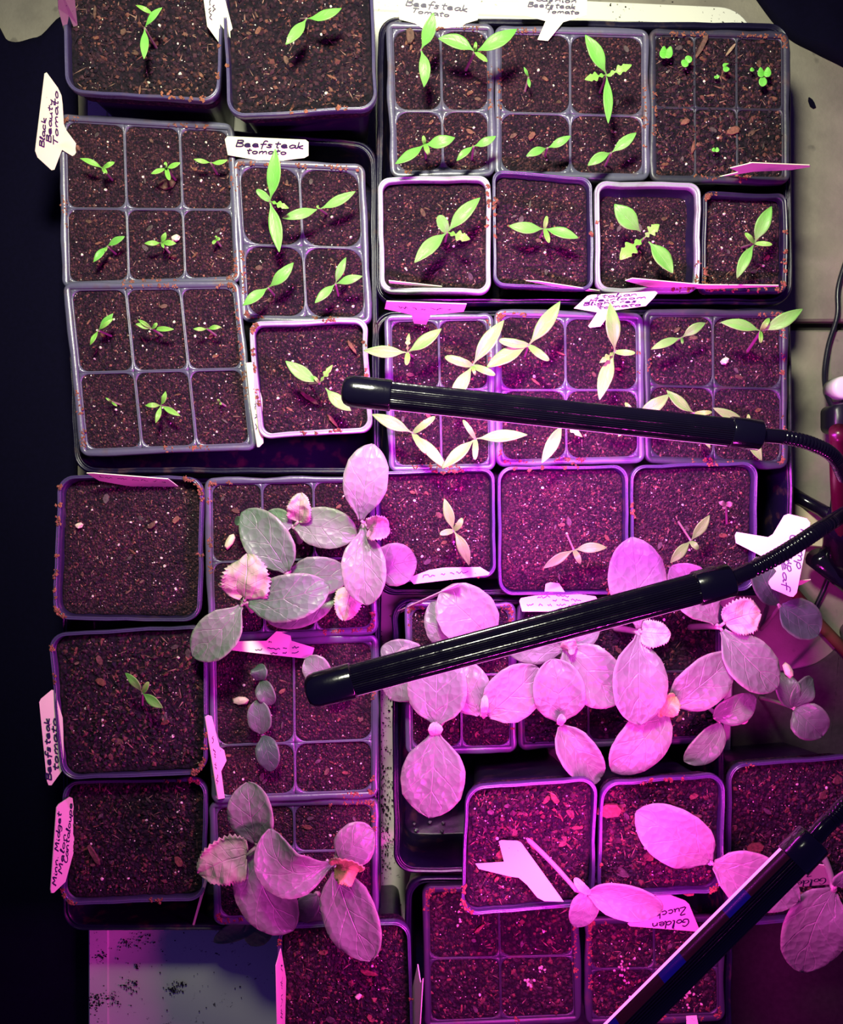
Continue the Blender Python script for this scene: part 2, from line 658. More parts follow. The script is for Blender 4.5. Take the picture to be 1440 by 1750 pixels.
CHIPS = [(chip_mesh('bark_chip', k, m)) for k in ('chip', 'sliver', 'chip') for m in ('bark_red', 'bark_brown', 'bark_grey')]
STRAWS = [chip_mesh('straw', 'sliver', 'straw')]
GRAINS = [chip_mesh('perlite_grain', 'grain', 'perlite') for _ in range(3)]


def add_piece(name, me, p, size, parent, rot=None):
    o = bpy.data.objects.new(name, me)
    o.location = p
    o.scale = (size, size, size)
    o.rotation_euler = (R.uniform(-0.3, 0.3), R.uniform(-0.3, 0.3), R.uniform(0, 6.28) if rot is None else rot)
    COL.objects.link(o)
    o.parent = parent
    return o


def pieces(Q, zf, parent, bark, grain, big=0.0042):
    for _ in range(bark):
        p = bilin(Q, R.uniform(0.08, 0.92), R.uniform(0.08, 0.92))
        p.z = zf(p) + 0.0006
        add_piece('bark_chip', R.choice(CHIPS), p, R.uniform(0.0018, big), parent)
    for _ in range(grain):
        p = bilin(Q, R.uniform(0.08, 0.92), R.uniform(0.08, 0.92))
        p.z = zf(p) + 0.0004
        add_piece('perlite_grain', R.choice(GRAINS), p, R.uniform(0.0006, 0.0013), parent)


# ---------------------------------------------------------------- containers
def pot(quad, z_rim, z_base, label, group=None, taper=0.011, soil_d=0.012, radius=0.011, coarse=False, bark=8, grain=7, lip=0.0034, rings=22,
        crumb_n=620, rim_mat='pot_rim', big=0.0042):
    if coarse or rim_mat == 'pot_rim':
        lip = 0.0023
    e = empty('plant_pot', (0, 0, 0), label, 'pot', group)
    Q = quad_px(quad, z_rim)
    sd = R.uniform(0, 99)

    def lp(ins, z, rad=None):
        return at_z(round_loop(inset_quad(Q, ins), (radius if rad is None else rad) - ins * 0.5, 7, 6, 0.0012, sd), z)
    b = MB()
    h = z_rim - z_base
    b.loops([lp(taper, z_base), lp(taper - 0.001, z_base + 0.002), lp(0.0050, z_rim - 0.011), lp(0.0014, z_rim - 0.0075), lp(0.0012, z_rim - 0.003),
             lp(0.0022, z_rim - 0.003), lp(0.0026, z_rim - 0.0075), lp(0.0058, z_rim - 0.012), lp(taper + 0.001, z_base + 0.003)],
            cap_first=True, cap_last=True)
    b.build('body', M['black_plastic'], e)
    b = MB()
    b.loops([lp(0.0004, z_rim - 0.006), lp(0, z_rim - 0.0052), lp(0, z_rim - 0.0012), lp(0.0004, z_rim), lp(0.0009 if lip < 0.003 else 0.0011, z_rim), lp(0.0011 if lip < 0.003 else 0.0014, z_rim - 0.0005), lp(lip - (0.0009 if lip < 0.003 else 0.0014), z_rim - 0.0005), lp(lip - (0.0008 if lip < 0.003 else 0.0011), z_rim - 0.0002), lp(lip - 0.0003, z_rim - 0.0002),
             lp(lip, z_rim - 0.0014), lp(lip, z_rim - 0.0052), lp(lip - 0.0006, z_rim - 0.006)], ring=True)
    b.build('rim', M[rim_mat], e)
    Qs = inset_quad(Q, 0.0030 + taper * max(0.0, soil_d - 0.006) / h)
    zs = z_rim - soil_d
    so, zf = soil_surface(Qs, radius * 0.8, zs, e, 0.0015 if coarse else 0.0012, 34, 'soil_coarse' if coarse else 'soil', 24)
    crumbs('soil_crumbs', inset_quad(Qs, 0.0015), int(crumb_n * 2.6), zf, e, coarse, (lp(lip * 0.6, z_rim), 70))
    pieces(inset_quad(Qs, 0.003), zf, e, bark, grain, big)
    e['_zs'] = zs
    c = sum(Q, Vector((0, 0, 0))) / 4
    set_parts(e, Vector((c.x, c.y, z_base)))
    return e


def set_parts(e, p):
    e.location = p
    for ch in e.children:
        ch.location = ch.location - p


def cell_pack(quad, z_rim, z_base, xs, ys, label, group=None, margin=0.0038, gap=0.0008, rad=0.005, soil_d=0.0020, coarse=False, crumb_n=190,
              bark=2, grain=2, dark=False):
    e = empty('cell_pack', (0, 0, 0), label, 'cell pack', group)
    Q = quad_px(quad, z_rim)
    I = inset_quad(Q, margin)
    sx = [0.0] + xs + [1.0]
    sy = [0.0] + ys + [1.0]
    fl = MB()
    nx, ny = len(sx) - 1, len(sy) - 1
    sd = R.uniform(0, 99)
    # plastic web between the cells, with the star shaped corners
    for j in range(ny):
        for i in range(nx):
            C = [bilin(I, sx[i], sy[j]), bilin(I, sx[i + 1], sy[j]), bilin(I, sx[i + 1], sy[j + 1]), bilin(I, sx[i], sy[j + 1])]
            H = inset_quad(C, gap * 0.5)
            hole = round_loop(H, rad, 6, 4)
            n = len(hole)
            out = []
            per = 6 + 1 + 3
            for k in range(4):
                Cc = C[k]
                dp = (C[k - 1] - Cc)
                dn = (C[(k + 1) % 4] - Cc)
                a = Cc + dp.normalized() * rad
                bb = Cc + dn.normalized() * rad
                for q in range(7):
                    out.append(a.lerp(Cc, q / 3) if q <= 3 else Cc.lerp(bb, (q - 3) / 3))
                nxt = C[(k + 1) % 4] - dn.normalized() * rad
                for q in range(1, 4):
                    out.append(bb.lerp(nxt, q / 4))
            fl.loops([at_z(out, z_rim - 0.0016), at_z(hole, z_rim - 0.0018), at_z(hole, z_rim - 0.0040)])
            # cup
            cup = MB()
            tp = 0.009

            def lp(ins, z):
                return at_z(round_loop(inset_quad(H, ins), max(0.0015, rad - ins * 0.4), 6, 4), z)
            cup.loops([lp(tp, z_base), lp(0.0001, z_rim - 0.0026), lp(0.0004, z_rim - 0.0026), lp(tp + 0.0006, z_base + 0.0012)], cap_first=True, cap_last=True)
            cup.build('cell', M['cell'], e)
            Qs = inset_quad(H, 0.0004)
            so, zf = soil_surface(Qs, rad * 0.9, z_rim - soil_d - R.uniform(0, 0.0012), e, 0.0009, 18, 'soil_coarse' if coarse else 'soil', 13)
            crumbs('soil_crumbs', inset_quad(Qs, -0.0004), int(crumb_n * 2.2), zf, e, coarse)
            pieces(inset_quad(Qs, 0.003), zf, e, bark, grain, 0.0034)
    # outer border with a turned down edge
    ou = round_loop(Q, 0.006, 6, 12, 0.0016, sd)
    i2 = round_loop(I, 0.0008, 6, 12)
    fl.loops([at_z(ou, z_rim - 0.005), at_z(ou, z_rim - 0.0006), at_z(round_loop(inset_quad(Q, 0.0006), 0.0055, 6, 12, 0.0016, sd), z_rim), at_z(round_loop(inset_quad(I, -0.0006), 0.0010, 6, 12), z_rim), at_z(i2, z_rim - 0.0017)])
    o = fl.build('flange', M['cell' if dark else 'flange'], e)
    m = o.modifiers.new('thickness', 'SOLIDIFY')
    m.thickness = 0.0005
    m.offset = -1
    crumbs('soil_crumbs', I, 1, lambda p: z_rim - 0.004, e, False, (at_z(round_loop(inset_quad(Q, margin * 0.7), 0.004, 4, 12), z_rim), 150))
    c = sum(Q, Vector((0, 0, 0))) / 4
    set_parts(e, Vector((c.x, c.y, z_base)))
    return e


def tray(quad, z_lip, z_base, label, ribs=0, radius=0.014):
    e = empty('seed_tray', (0, 0, 0), label, 'tray')
    Q = quad_px(quad, z_lip)

    def lp(ins, z):
        return at_z(round_loop(inset_quad(Q, ins), max(0.004, radius - ins * 0.5), 8, 20, 0.001, 7.0), z)
    b = MB()
    b.loops([lp(0.0045, z_base), lp(0.0012, z_lip - 0.009), lp(0.0006, z_lip - 0.009), lp(0, z_lip - 0.008), lp(0.0002, z_lip - 0.0015), lp(0.0012, z_lip),
             lp(0.0018, z_lip), lp(0.0023, z_lip - 0.0018), lp(0.0030, z_lip - 0.0018), lp(0.0035, z_lip - 0.0006), lp(0.0042, z_lip - 0.0010),
             lp(0.0046, z_lip - 0.0035), lp(0.0062, z_base + 0.003), lp(0.0075, z_base + 0.0013)], cap_first=True, cap_last=True)
    b.build('body', M['tray'], e)
    J = inset_quad(at_z(Q, z_base + 0.0013), 0.022)
    for k in range(ribs):
        s = (k + 0.5) / ribs
        a, c = J[0].lerp(J[1], s), J[3].lerp(J[2], s)
        r = MB()
        d = (c - a) * 0.5
        side = Vector((-d.y, d.x, 0)).normalized() * 0.0022
        r.box((a + c) * 0.5 + Vector((0, 0, 0.0008)), d, side, Vector((0, 0, 0.0009)))
        r.build('floor_rib', M['tray'], e, False)
    c = sum(Q, Vector((0, 0, 0))) / 4
    set_parts(e, Vector((c.x, c.y, z_base)))
    return e


# ---------------------------------------------------------------- leaves and plants
PROF = {
    'lance': [(0, .07), (.10, .12), (.18, .36), (.30, .76), (.45, .98), (.58, .97), (.74, .76), (.88, .42), (.96, .17), (1, .03)],
    'oval': [(0, .13), (.06, .20), (.14, .44), (.27, .80), (.42, .98), (.58, 1.0), (.74, .90), (.87, .66), (.95, .38), (1, .05)],
    'broad': [(0, .16), (.05, .32), (.12, .62), (.25, .90), (.42, 1.0), (.60, .98), (.76, .84), (.88, .60), (.96, .32), (1, .05)],
    'round': [(0, .20), (.08, .50), (.2, .80), (.4, 1.0), (.6, 1.0), (.8, .80), (.92, .50), (1, .08)],
    'serr': [(0, .20), (.03, .62), (.10, .88), (.25, 1.0), (.48, .98), (.68, .84), (.85, .60), (.95, .34), (1, .10)],
    'fan': [(0, .20), (.05, .50), (.18, .80), (.40, .97), (.62, 1.0), (.80, .86), (.93, .50), (1, .10)],
    'lobed': [(0, .07), (.14, .09), (.20, .46), (.26, .42), (.32, .14), (.38, .20), (.46, .86), (.52, 1.0), (.57, .62), (.64, .52), (.70, .80), (.76, .62), (.86, .44), (.94, .24), (1, .04)],
    'strap': [(0, .35), (.2, .8), (.5, 1.0), (.8, .8), (.95, .45), (1, .1)],
}
TEETH = {'serr': 0.10, 'fan': 0.10}


def prof(shape, s):
    pts = PROF[shape]
    for (a, wa), (b, wb) in zip(pts, pts[1:]):
        if s <= b:
            k = (s - a) / (b - a)
            return wa + (wb - wa) * k
    return pts[-1][1]


def leaf(parent, base, tip, w_px, zb, zt, shape='lance', mat='tomato', bend=0.0, arch=0.003, cup=0.08, twist=0.0, nu=16, nv=4, wave=0.0, name='leaf', thick=0.0004):
    b2, t2 = Vector((base[0], base[1])), Vector((tip[0], tip[1]))
    d = t2 - b2
    perp = Vector((-d.y, d.x)).normalized() if d.length > 0 else Vector((0, 1))
    ctrl = (b2 + t2) * 0.5 + perp * bend
    serr = shape in TEETH
    if serr:
        nu, nv = 34, 6
    if shape == 'lobed':
        nu = 34
    S = []
    for i in range(nu + 1):
        x = i / nu
        S.append(0.35 * x + 0.65 * (1 - math.cos(math.pi * x)) / 2)
    zm = (zb + zt) * 0.5
    w = w_px * (HC - zm) / F_PX
    cen = []
    for s in S:
        q = (1 - s) ** 2 * b2 + 2 * s * (1 - s) * ctrl + s * s * t2
        z = zb + (zt - zb) * s + arch * 4 * s * (1 - s)
        cen.append(P(q.x, q.y, z))
    V, UV = [], []
    sd = R.uniform(0, 50)
    for i, s in enumerate(S):
        tg = (cen[min(i + 1, nu)] - cen[max(i - 1, 0)]).normalized()
        up = Vector((0, 0, 1))
        side = tg.cross(up).normalized()
        nrm = side.cross(tg).normalized()
        side = (side * math.cos(twist) + nrm * math.sin(twist)).normalized()
        hw = 0.5 * w * prof(shape, s)
        for j in range(-nv, nv + 1):
            v = j / nv
            k = 1.0
            if serr and abs(j) == nv:
                k = 1.0 + TEETH[shape] * (1 if i % 2 else -1) * R.uniform(0.3, 1.0)
            elif abs(j) == nv:
                k = 1.0 + 0.03 * noise.noise(Vector((s * 6 + sd, v * 3, 0)))
            p = cen[i] + side * (v * hw * k) + nrm * (cup * hw * v * v * 2 - 0.02 * hw * (1 - abs(v)))
            if wave:
                p = p + nrm * wave * w * (noise.noise(Vector((s * 4 + sd, v * 2.2, sd))) * (0.4 + 0.6 * abs(v)))
            V.append(p)
            UV.append((s, (v + 1) / 2))
    m = 2 * nv + 1
    Fc = []
    for i in range(nu):
        for j in range(m - 1):
            Fc.append((i * m + j, i * m + j + 1, (i + 1) * m + j + 1, (i + 1) * m + j))
    o = new_obj(name, V, Fc, M[mat], parent)
    uvl = o.data.uv_layers.new(name='UVMap')
    idx = np.zeros(len(o.data.loops), dtype=np.int32)
    o.data.loops.foreach_get('vertex_index', idx)
    uvl.data.foreach_set('uv', np.array(UV, dtype=np.float32)[idx].ravel())
    md = o.modifiers.new('thickness', 'SOLIDIFY')
    md.thickness = thick
    md.offset = 0
    return o


def stem(parent, base, zb, crown, zc, r, mat, bow=0.0):
    a, b = P(base[0], base[1], zb), P(crown[0], crown[1], zc)
    mid = (a + b) * 0.5 + Vector((bow, bow * 0.4, 0.0))
    mb = MB()
    pts = bez(a, mid, b, 9)
    mb.tube(pts, [r * (1.15 - 0.25 * i / 8) for i in range(9)], 8)
    return mb.build('stem', M[mat], parent)


def tomato(label, crown, leaves, zs, h=0.022, base=None, mats=('tomato', 'tomato_pale'), group='tomato seedlings in the trays', stem_mat='stem_purple', r=0.0008):
    """crown pixel, list of (tip pixel, width px, shape, dz of the tip[, bend, base px]); zs is the soil height"""
    e = empty('tomato_seedling', (0, 0, 0), label, 'seedling', group)
    zc = zs + h
    if base is None:
        base = (crown[0] + (720 - crown[0]) * 0.045 + R.uniform(-3, 3), crown[1] + (875 - crown[1]) * 0.045 + R.uniform(-3, 3))
    stem(e, base, zs - 0.004, crown, zc, r, stem_mat)
    for L in leaves:
        tip, w = L[0], L[1]
        shape = L[2] if len(L) > 2 else 'lance'
        dz = L[3] if len(L) > 3 else 0.004
        bend = L[4] if len(L) > 4 else R.uniform(-4, 4) * (w / 20)
        bs = L[5] if len(L) > 5 else crown
        big = shape in ('lance', 'strap') and w >= 11
        leaf(e, bs, tip, w, zc - 0.0006, zc + dz, shape, mats[0] if big else mats[1], bend, R.uniform(0.001, 0.004), R.uniform(0.02, 0.12),
             R.uniform(-0.25, 0.25), wave=0.05)
    q = P(base[0], base[1], zs)
    set_parts(e, q)
    return e


def squash(label, base, zs, crown, zc, leaves, group='squash seedlings with large oval leaves', stem_r=0.0021, stem_mat='stem_squash'):
    """leaves: (base px, tip px, width px, z base, z tip, shape, material, bend, cup)"""
    e = empty('squash_seedling', (0, 0, 0), label, 'seedling', group)
    stem(e, base, zs - 0.004, crown, zc, stem_r, stem_mat, 0.002)
    for L in leaves:
        bs, tip, w, zb, zt = L[:5]
        shape = L[5] if len(L) > 5 else 'oval'
        mat = L[6] if len(L) > 6 else ('squash_true' if shape in TEETH else 'squash')
        bend = L[7] if len(L) > 7 else R.uniform(-4, 4)
        cup = L[8] if len(L) > 8 else R.uniform(0.02, 0.10)
        leaf(e, bs, tip, w, zb, zt, shape, mat, bend, R.uniform(0.003, 0.007), cup, R.uniform(-0.15, 0.15), nu=22, nv=5, wave=0.05 if shape not in TEETH else 0.16,
             name='leaf' if shape not in TEETH else 'true_leaf', thick=0.0007)
        if Vector((bs[0] - crown[0], bs[1] - crown[1])).length > 3:
            m = MB()
            m.tube([P(crown[0], crown[1], zc - 0.001), P(bs[0], bs[1], zb)], [0.0013, 0.0011], 6)
            m.build('leaf_stalk', M[stem_mat], e)
    set_parts(e, P(base[0], base[1], zs))
    return e


# ---------------------------------------------------------------- plant tags with handwriting
GL = {
    'a': [[(.42, .42), (.2, .5), (.04, .25), (.18, .02), (.40, .2), (.42, .48), (.44, .05), (.56, .04)]],
    'b': [[(.06, 1), (.06, .02), (.3, .0), (.42, .22), (.3, .45), (.08, .3)]],
    'c': [[(.40, .42), (.2, .5), (.04, .25), (.18, .0), (.44, .08)]],
    'd': [[(.42, .42), (.2, .5), (.04, .25), (.18, .02), (.40, .2), (.44, 1), (.44, .02), (.56, .05)]],
    'e': [[(.04, .25), (.36, .28), (.32, .48), (.14, .48), (.04, .2), (.2, .0), (.46, .1)]],
    'f': [[(.44, .9), (.3, 1), (.18, .8), (.16, -.3)], [(.0, .45), (.4, .5)]],
    'g': [[(.42, .42), (.2, .5), (.04, .25), (.18, .02), (.40, .2), (.42, .46), (.38, -.32), (.14, -.4), (.06, -.25)]],
    'h': [[(.06, 1), (.06, .0)], [(.06, .3), (.26, .5), (.4, .35), (.42, .0)]],
    'i': [[(.08, .46), (.1, .02), (.22, .06)], [(.08, .66), (.11, .72)]],
    'k': [[(.06, 1), (.06, .0)], [(.38, .5), (.08, .2), (.44, .0)]],
    'l': [[(.06, .1), (.18, .9), (.1, 1), (.08, .05), (.22, .04)]],
    'm': [[(.04, .48), (.06, .0)], [(.06, .3), (.2, .5), (.3, .35), (.3, .0)], [(.3, .3), (.46, .5), (.56, .35), (.58, .0)]],
    'n': [[(.04, .48), (.06, .0)], [(.06, .3), (.24, .5), (.36, .35), (.38, .0)]],
    'o': [[(.22, .5), (.05, .3), (.14, .02), (.34, .06), (.42, .32), (.22, .5)]],
    'p': [[(.06, .46), (.04, -.42)], [(.06, .35), (.26, .5), (.4, .28), (.24, .0), (.06, .1)]],
    'r': [[(.04, .48), (.08, .0)], [(.07, .28), (.2, .48), (.34, .44)]],
    's': [[(.36, .44), (.16, .5), (.08, .36), (.32, .18), (.24, .0), (.02, .06)]],
    't': [[(.18, .95), (.16, .08), (.3, .02)], [(.0, .58), (.38, .62)]],
    'u': [[(.04, .48), (.06, .1), (.2, .0), (.36, .14), (.38, .48), (.4, .04), (.5, .04)]],
    'y': [[(.04, .48), (.1, .15), (.34, .2)], [(.38, .48), (.3, -.2), (.1, -.4)]],
    'z': [[(.04, .46), (.36, .46), (.04, .02), (.42, .04)]],
    'B': [[(.06, 1), (.04, .0)], [(.0, .95), (.36, .98), (.4, .72), (.08, .54), (.44, .42), (.42, .06), (.02, .0)]],
    'C': [[(.5, .85), (.3, 1), (.06, .6), (.12, .1), (.36, .0), (.54, .15)]],
    'G': [[(.5, .85), (.28, 1), (.05, .6), (.12, .08), (.4, .02), (.5, .4), (.28, .4)]],
    'H': [[(.06, 1), (.04, .0)], [(.44, 1), (.42, .0)], [(.05, .5), (.44, .52)]],
    'I': [[(.1, .98), (.36, 1)], [(.22, 1), (.2, .0)], [(.06, .0), (.36, .02)]],
    'M': [[(.02, .0), (.1, 1), (.3, .35), (.5, 1), (.58, .0)]],
    'T': [[(.0, .96), (.5, 1)], [(.26, .98), (.22, .0)]],
    'Z': [[(.04, .96), (.48, 1), (.02, .04), (.52, .02)]],
    '.': [[(.06, .0), (.1, .05)]],
    '-': [[(.04, .3), (.4, .34)]],
}
ADV = {'m': .66, 'i': .26, 'l': .26, 't': .40, 'f': .42, 'r': .40, 'M': .72, '.': .2, ' ': .34}


class Tag:
    """flat plastic tag: outline in pixels, height running from anchor a (x, y, z) to anchor b"""

    def __init__(self, label, outline, a, b, mat='tag', group='white plastic plant tags'):
        self.a, self.b = a, b
        self.o = None
        top = [self.at(x, y) for x, y in outline]
        n = (top[1] - top[0]).cross(top[2] - top[1])
        nn = Vector((0, 0, 0))
        for i in range(len(top)):
            p, q = top[i], top[(i + 1) % len(top)]
            nn += p.cross(q)
        nn.normalize()
        if nn.z < 0:
            nn = -nn
        self.n = nn
        th = 0.0006
        bot = [p - nn * th for p in top]
        k = len(top)
        Fc = [tuple(range(k)), tuple(range(2 * k - 1, k - 1, -1))] + [(i, i + k, (i + 1) % k + k, (i + 1) % k) for i in range(k)]
        e = empty('plant_tag', (0, 0, 0), label, 'plant tag', group)
        new_obj('tag_blade', top + bot, Fc, M[mat], e, False)
        self.o = e
        self.base = Vector(P(*a))

    def z(self, x, y):
        ax, ay, az = self.a
        bx, by, bz = self.b
        dx, dy = bx - ax, by - ay
        return az + (bz - az) * ((x - ax) * dx + (y - ay) * dy) / (dx * dx + dy * dy)

    def at(self, x, y, lift=0.0):
        return P(x, y, self.z(x, y) + lift)

    def write(self, lines, w=0.00075):
        """lines: (text, start px, end px, letter height px); the text runs from start to end"""
        mb = MB()
        for (text, s, e2, h) in lines:
            s, e2 = Vector(s), Vector(e2)
            total = sum(ADV.get(c, .52) for c in text)
            d = (e2 - s) / total
            dn = d.normalized()
            up = Vector((dn.y, -dn.x)) * h        # image y points down: letters stand on the left-hand side of the direction
            x = 0.0
            for c in text:
                for st in GL.get(c, []):
                    pts = []
                    raw = [Vector((gx, gy)) for gx, gy in st]
                    if len(raw) > 2:
                        raw = [Vector((q.x, q.y)) for q in catmull([Vector((g.x, g.y, 0)) for g in raw], 3)]
                    for g in raw:
                        q = s + d * (x + g.x + 0.12 * g.y) + up * (g.y + 0.06 * noise.noise(Vector((x * 3, g.x * 2, 1))))
                        pts.append(self.at(q.x, q.y, 0.00035))
                    self.ribbon(mb, pts, w)
                x += ADV.get(c, .52)
        mb.build('handwriting', M['ink'], self.o, False)
        return self

    def scribble(self, lines, w=0.0006):
        """handwriting too faint to read: a run of small pen marks"""
        mb = MB()
        for (s, e2, h) in lines:
            s, e2 = Vector(s), Vector(e2)
            d = (e2 - s)
            n = max(3, int(d.length / 5))
            up = Vector((d.normalized().y, -d.normalized().x))
            k = 0
            while k < n:
                m = R.randint(2, 5)
                pts = []
                for i in range(m * 2):
                    q = s + d * min(1, (k + i * 0.45) / n) + up * h * R.uniform(-0.5, 0.5)
                    pts.append(self.at(q.x, q.y, 0.00035))
                self.ribbon(mb, pts, w)
                k += m + R.choice([0, 1, 1])
        mb.build('handwriting', M['ink'], self.o, False)
        return self

    def ribbon(self, mb, pts, w):
        L1, L2 = [], []
        for i, p in enumerate(pts):
            tg = (pts[min(i + 1, len(pts) - 1)] - pts[max(i - 1, 0)])
            if tg.length < 1e-9:
                tg = Vector((1, 0, 0))
            sd = tg.normalized().cross(self.n).normalized() * (w * 0.5)
            L1.append(p + sd)
            L2.append(p - sd)
        mb.loops([L1, L2], close=False)

    def done(self):
        set_parts(self.o, self.base)
        return self


# ================================================================ the setting
Z_BOARD = 0.018
ZT = Z_BOARD + 0.0008        # underside of the trays
Z_LIP = 0.076                # tray lips
Z_PACK = 0.084               # rims of the cell packs
ZB_PACK = ZT + 0.004
SOIL_PACK = Z_PACK - 0.0022


def slab(name, pts, z0, z1, mat, parent=None, bev=0.0):
    mb = MB()
    n = len(pts)
    c = sum(pts, Vector((0, 0, 0))) / n
    lo, hi = at_z(pts, z0), at_z(pts, z1 - bev)
    L = [lo, hi]
    if bev:
        L.append(at_z([p + (c - p).normalized() * bev for p in pts], z1))
    mb.loops(L, cap_first=True, cap_last=True)
    return mb.build(name, M[mat], parent, False)


floor = structure(new_obj('floor', [(-2, -2, -0.012), (2, -2, -0.012), (2, 2, -0.012), (-2, 2, -0.012)], [(0, 1, 2, 3)], M['joint'], None, False))
floor['label'] = 'beige concrete floor slabs around the seed trays'
yj = P(0, 556, 0).y
for (y0, y1) in ((yj + 0.0035, 1.95), (-1.95, yj - 0.0035)):
    for (x0, x1) in ((-1.9, -0.604), (-0.598, 0.60), (0.606, 1.9)):
        slab('floor_slab', [Vector((x0, y0, 0)), Vector((x1, y0, 0)), Vector((x1, y1, 0)), Vector((x0, y1, 0))], -0.011, 0.0, 'floor', floor, 0.002)

# white board under the trays
e = empty('white_board', (0, 0, 0), 'white plastic board with rounded corners lying under all the trays', 'board')
BQ = quad_px([(148, -40), (1292, 12), (1226, 1960), (150, 1960)], Z_BOARD)


def bl(ins, z):
    return at_z(round_loop(inset_quad(BQ, ins), 0.028 - ins * 0.5, 10, 4), z)


mb = MB()
mb.loops([bl(0.002, 0.0004), bl(0, 0.003), bl(0, Z_BOARD - 0.002), bl(0.0015, Z_BOARD), bl(0.015, Z_BOARD), bl(0.016, Z_BOARD - 0.0012)], cap_first=True, cap_last=True)
mb.build('board_sheet', M['board'], e, False)
set_parts(e, Vector((0, 0, 0)))


def layer(name, label, cat, pts_px, z, mat, amp, n=26):
    """thick uneven sheet: outline in pixels, filled from its middle outwards"""
    pts = catmull([P(x, y, 0) for x, y in pts_px + [pts_px[0]]], 8)[:-1]
    c = sum(pts, Vector((0, 0, 0))) / len(pts)
    V, Fc = [], []
    m = len(pts)
    for j in range(1, n + 1):
        for p in pts:
            q = c.lerp(p, j / n)
            f = noise.noise(Vector((q.x * 14, q.y * 14, z * 100))) + 0.4 * noise.noise(Vector((q.x * 45, q.y * 45, 2)))
            q.z = z + amp * (0.6 + 0.5 * f)
            V.append(q)
    b = len(V)
    for p in pts:
        V.append(Vector((p.x, p.y, 0.0006)))
    for j in range(n - 1):
        for i in range(m):
            Fc.append((j * m + i, (j + 1) * m + i, (j + 1) * m + (i + 1) % m, j * m + (i + 1) % m))
    Fc.append(tuple(range(m)))
    for i in range(m):
        Fc.append(((n - 1) * m + i, b + i, b + (i + 1) % m, (n - 1) * m + (i + 1) % m))
    return tag(new_obj(name, V, Fc, M[mat]), label, cat)


layer('black_layer', 'black layer spread on the floor along the row of pots', 'layer',  # uneven black layer added over the floor here, kind unknown
      [(-260, 30), (-40, 20), (20, 76), (70, 72), (128, 66), (134, 500), (132, 1200), (134, 1900), (-260, 1950), (-300, 900)], 0.003, 'layer', 0.006)
layer('black_heap', 'low black heap on the floor past the rounded board corner', 'fabric',  # low black heap added past the board corner, kind unknown
      [(1262, -40), (1334, 56), (1392, 92), (1450, 122), (1560, 190), (1700, 120), (1700, -260), (1400, -300)], 0.004, 'layer', 0.012)
layer('dark_floor_area', 'dark purple-brown area with ragged edge beyond the dark squash leaves', 'mat',  # thin dark layer added over this part of the floor, kind unknown
      [(1240, 1162), (1300, 1152), (1372, 1140), (1404, 1126), (1434, 1098), (1448, 1060), (1600, 1000), (1720, 1400), (1500, 1960), (1240, 1960), (1236, 1500)], 0.002, 'dark_area', 0.002)

# ================================================================ trays
tray([(646, 26), (1350, 38), (1355, 520), (640, 520)], Z_LIP, ZT, 'black seed tray holding the three packs and four pots below the board edge', 0)
tray([(636, 531), (1352, 526), (1358, 1018), (640, 1018)], Z_LIP, ZT, 'black seed tray under the upper lamp bar', 3)
tray([(98, 197), (643, 242), (648, 810), (126, 810)], Z_LIP, ZT, 'black seed tray holding two six-cell packs below the tall pots')
tray([(102, 816), (650, 816), (650, 1592), (106, 1592)], Z_LIP - 0.012, ZT, 'black seed tray under the column of three square pots')
tray([(668, 1023), (1240, 1023), (1238, 1490), (672, 1494)], Z_LIP, ZT, 'black seed tray crowded with squash seedlings, one end empty and wet', 4)
tray([(692, 1500), (1252, 1500), (1252, 1980), (694, 1980)], Z_LIP, ZT, 'black seed tray holding the two sown packs at the bottom')

# ================================================================ pots
ZP = 0.090
pot([(104, -80), (384, -80), (374, 174), (111, 157)], 0.112, Z_BOARD + 0.0005, 'tall black pot with one seedling whose thin third leaf points up', 'tall square pots', coarse=True, soil_d=0.006, crumb_n=700, bark=12, taper=0.013)
pot([(378, -80), (634, -80), (645, 186), (388, 200)], 0.114, Z_BOARD + 0.0005, 'tall black pot beside the board edge, outer wall showing over a tag', 'tall square pots', coarse=True, soil_d=0.005, crumb_n=700, bark=8, taper=0.013)
pot([(424, 549), (627, 542), (637, 738), (442, 750)], 0.093, ZB_PACK, 'small grey-rimmed pot under the tip of the upper lamp bar', 'small square pots', soil_d=0.008, radius=0.008, rim_mat='grey_rim')
pot([(645, 303), (838, 299), (839, 502), (649, 499)], ZP, ZB_PACK, 'small pot with pale double rim, first of the row of four', 'small square pots', soil_d=0.007, radius=0.008, rim_mat='grey_rim')
pot([(841, 289), (1012, 303), (1014, 496), (843, 488)], ZP + 0.002, ZB_PACK, 'small pot with orange fibre on its rim, second of the row of four', 'small square pots', soil_d=0.007, radius=0.007, bark=10)
pot([(1016, 308), (1198, 312), (1195, 499), (1018, 499)], ZP + 0.001, ZB_PACK, 'small pot with dark inner wall, third of the row of four', 'small square pots', soil_d=0.013, radius=0.008, rim_mat='grey_rim')
pot([(1201, 325), (1345, 330), (1345, 500), (1199, 500)], ZP - 0.004, ZB_PACK, 'small pot in the tray corner, last of the row of four', 'small square pots', soil_d=0.007, radius=0.006, rim_mat='black_plastic')
pot([(641, 806), (845, 799), (848, 986), (645, 1000)], ZP - 0.001, ZB_PACK, 'small pot with purple-lit rim beside the tall squash leaf', 'small square pots', soil_d=0.008, radius=0.008)
pot([(850, 797), (1074, 794), (1074, 1016), (852, 1018)], ZP + 0.002, ZB_PACK, 'square pot between the two lamp bars with fine compost', 'square pots between the lamp bars', soil_d=0.007, radius=0.010, crumb_n=760)
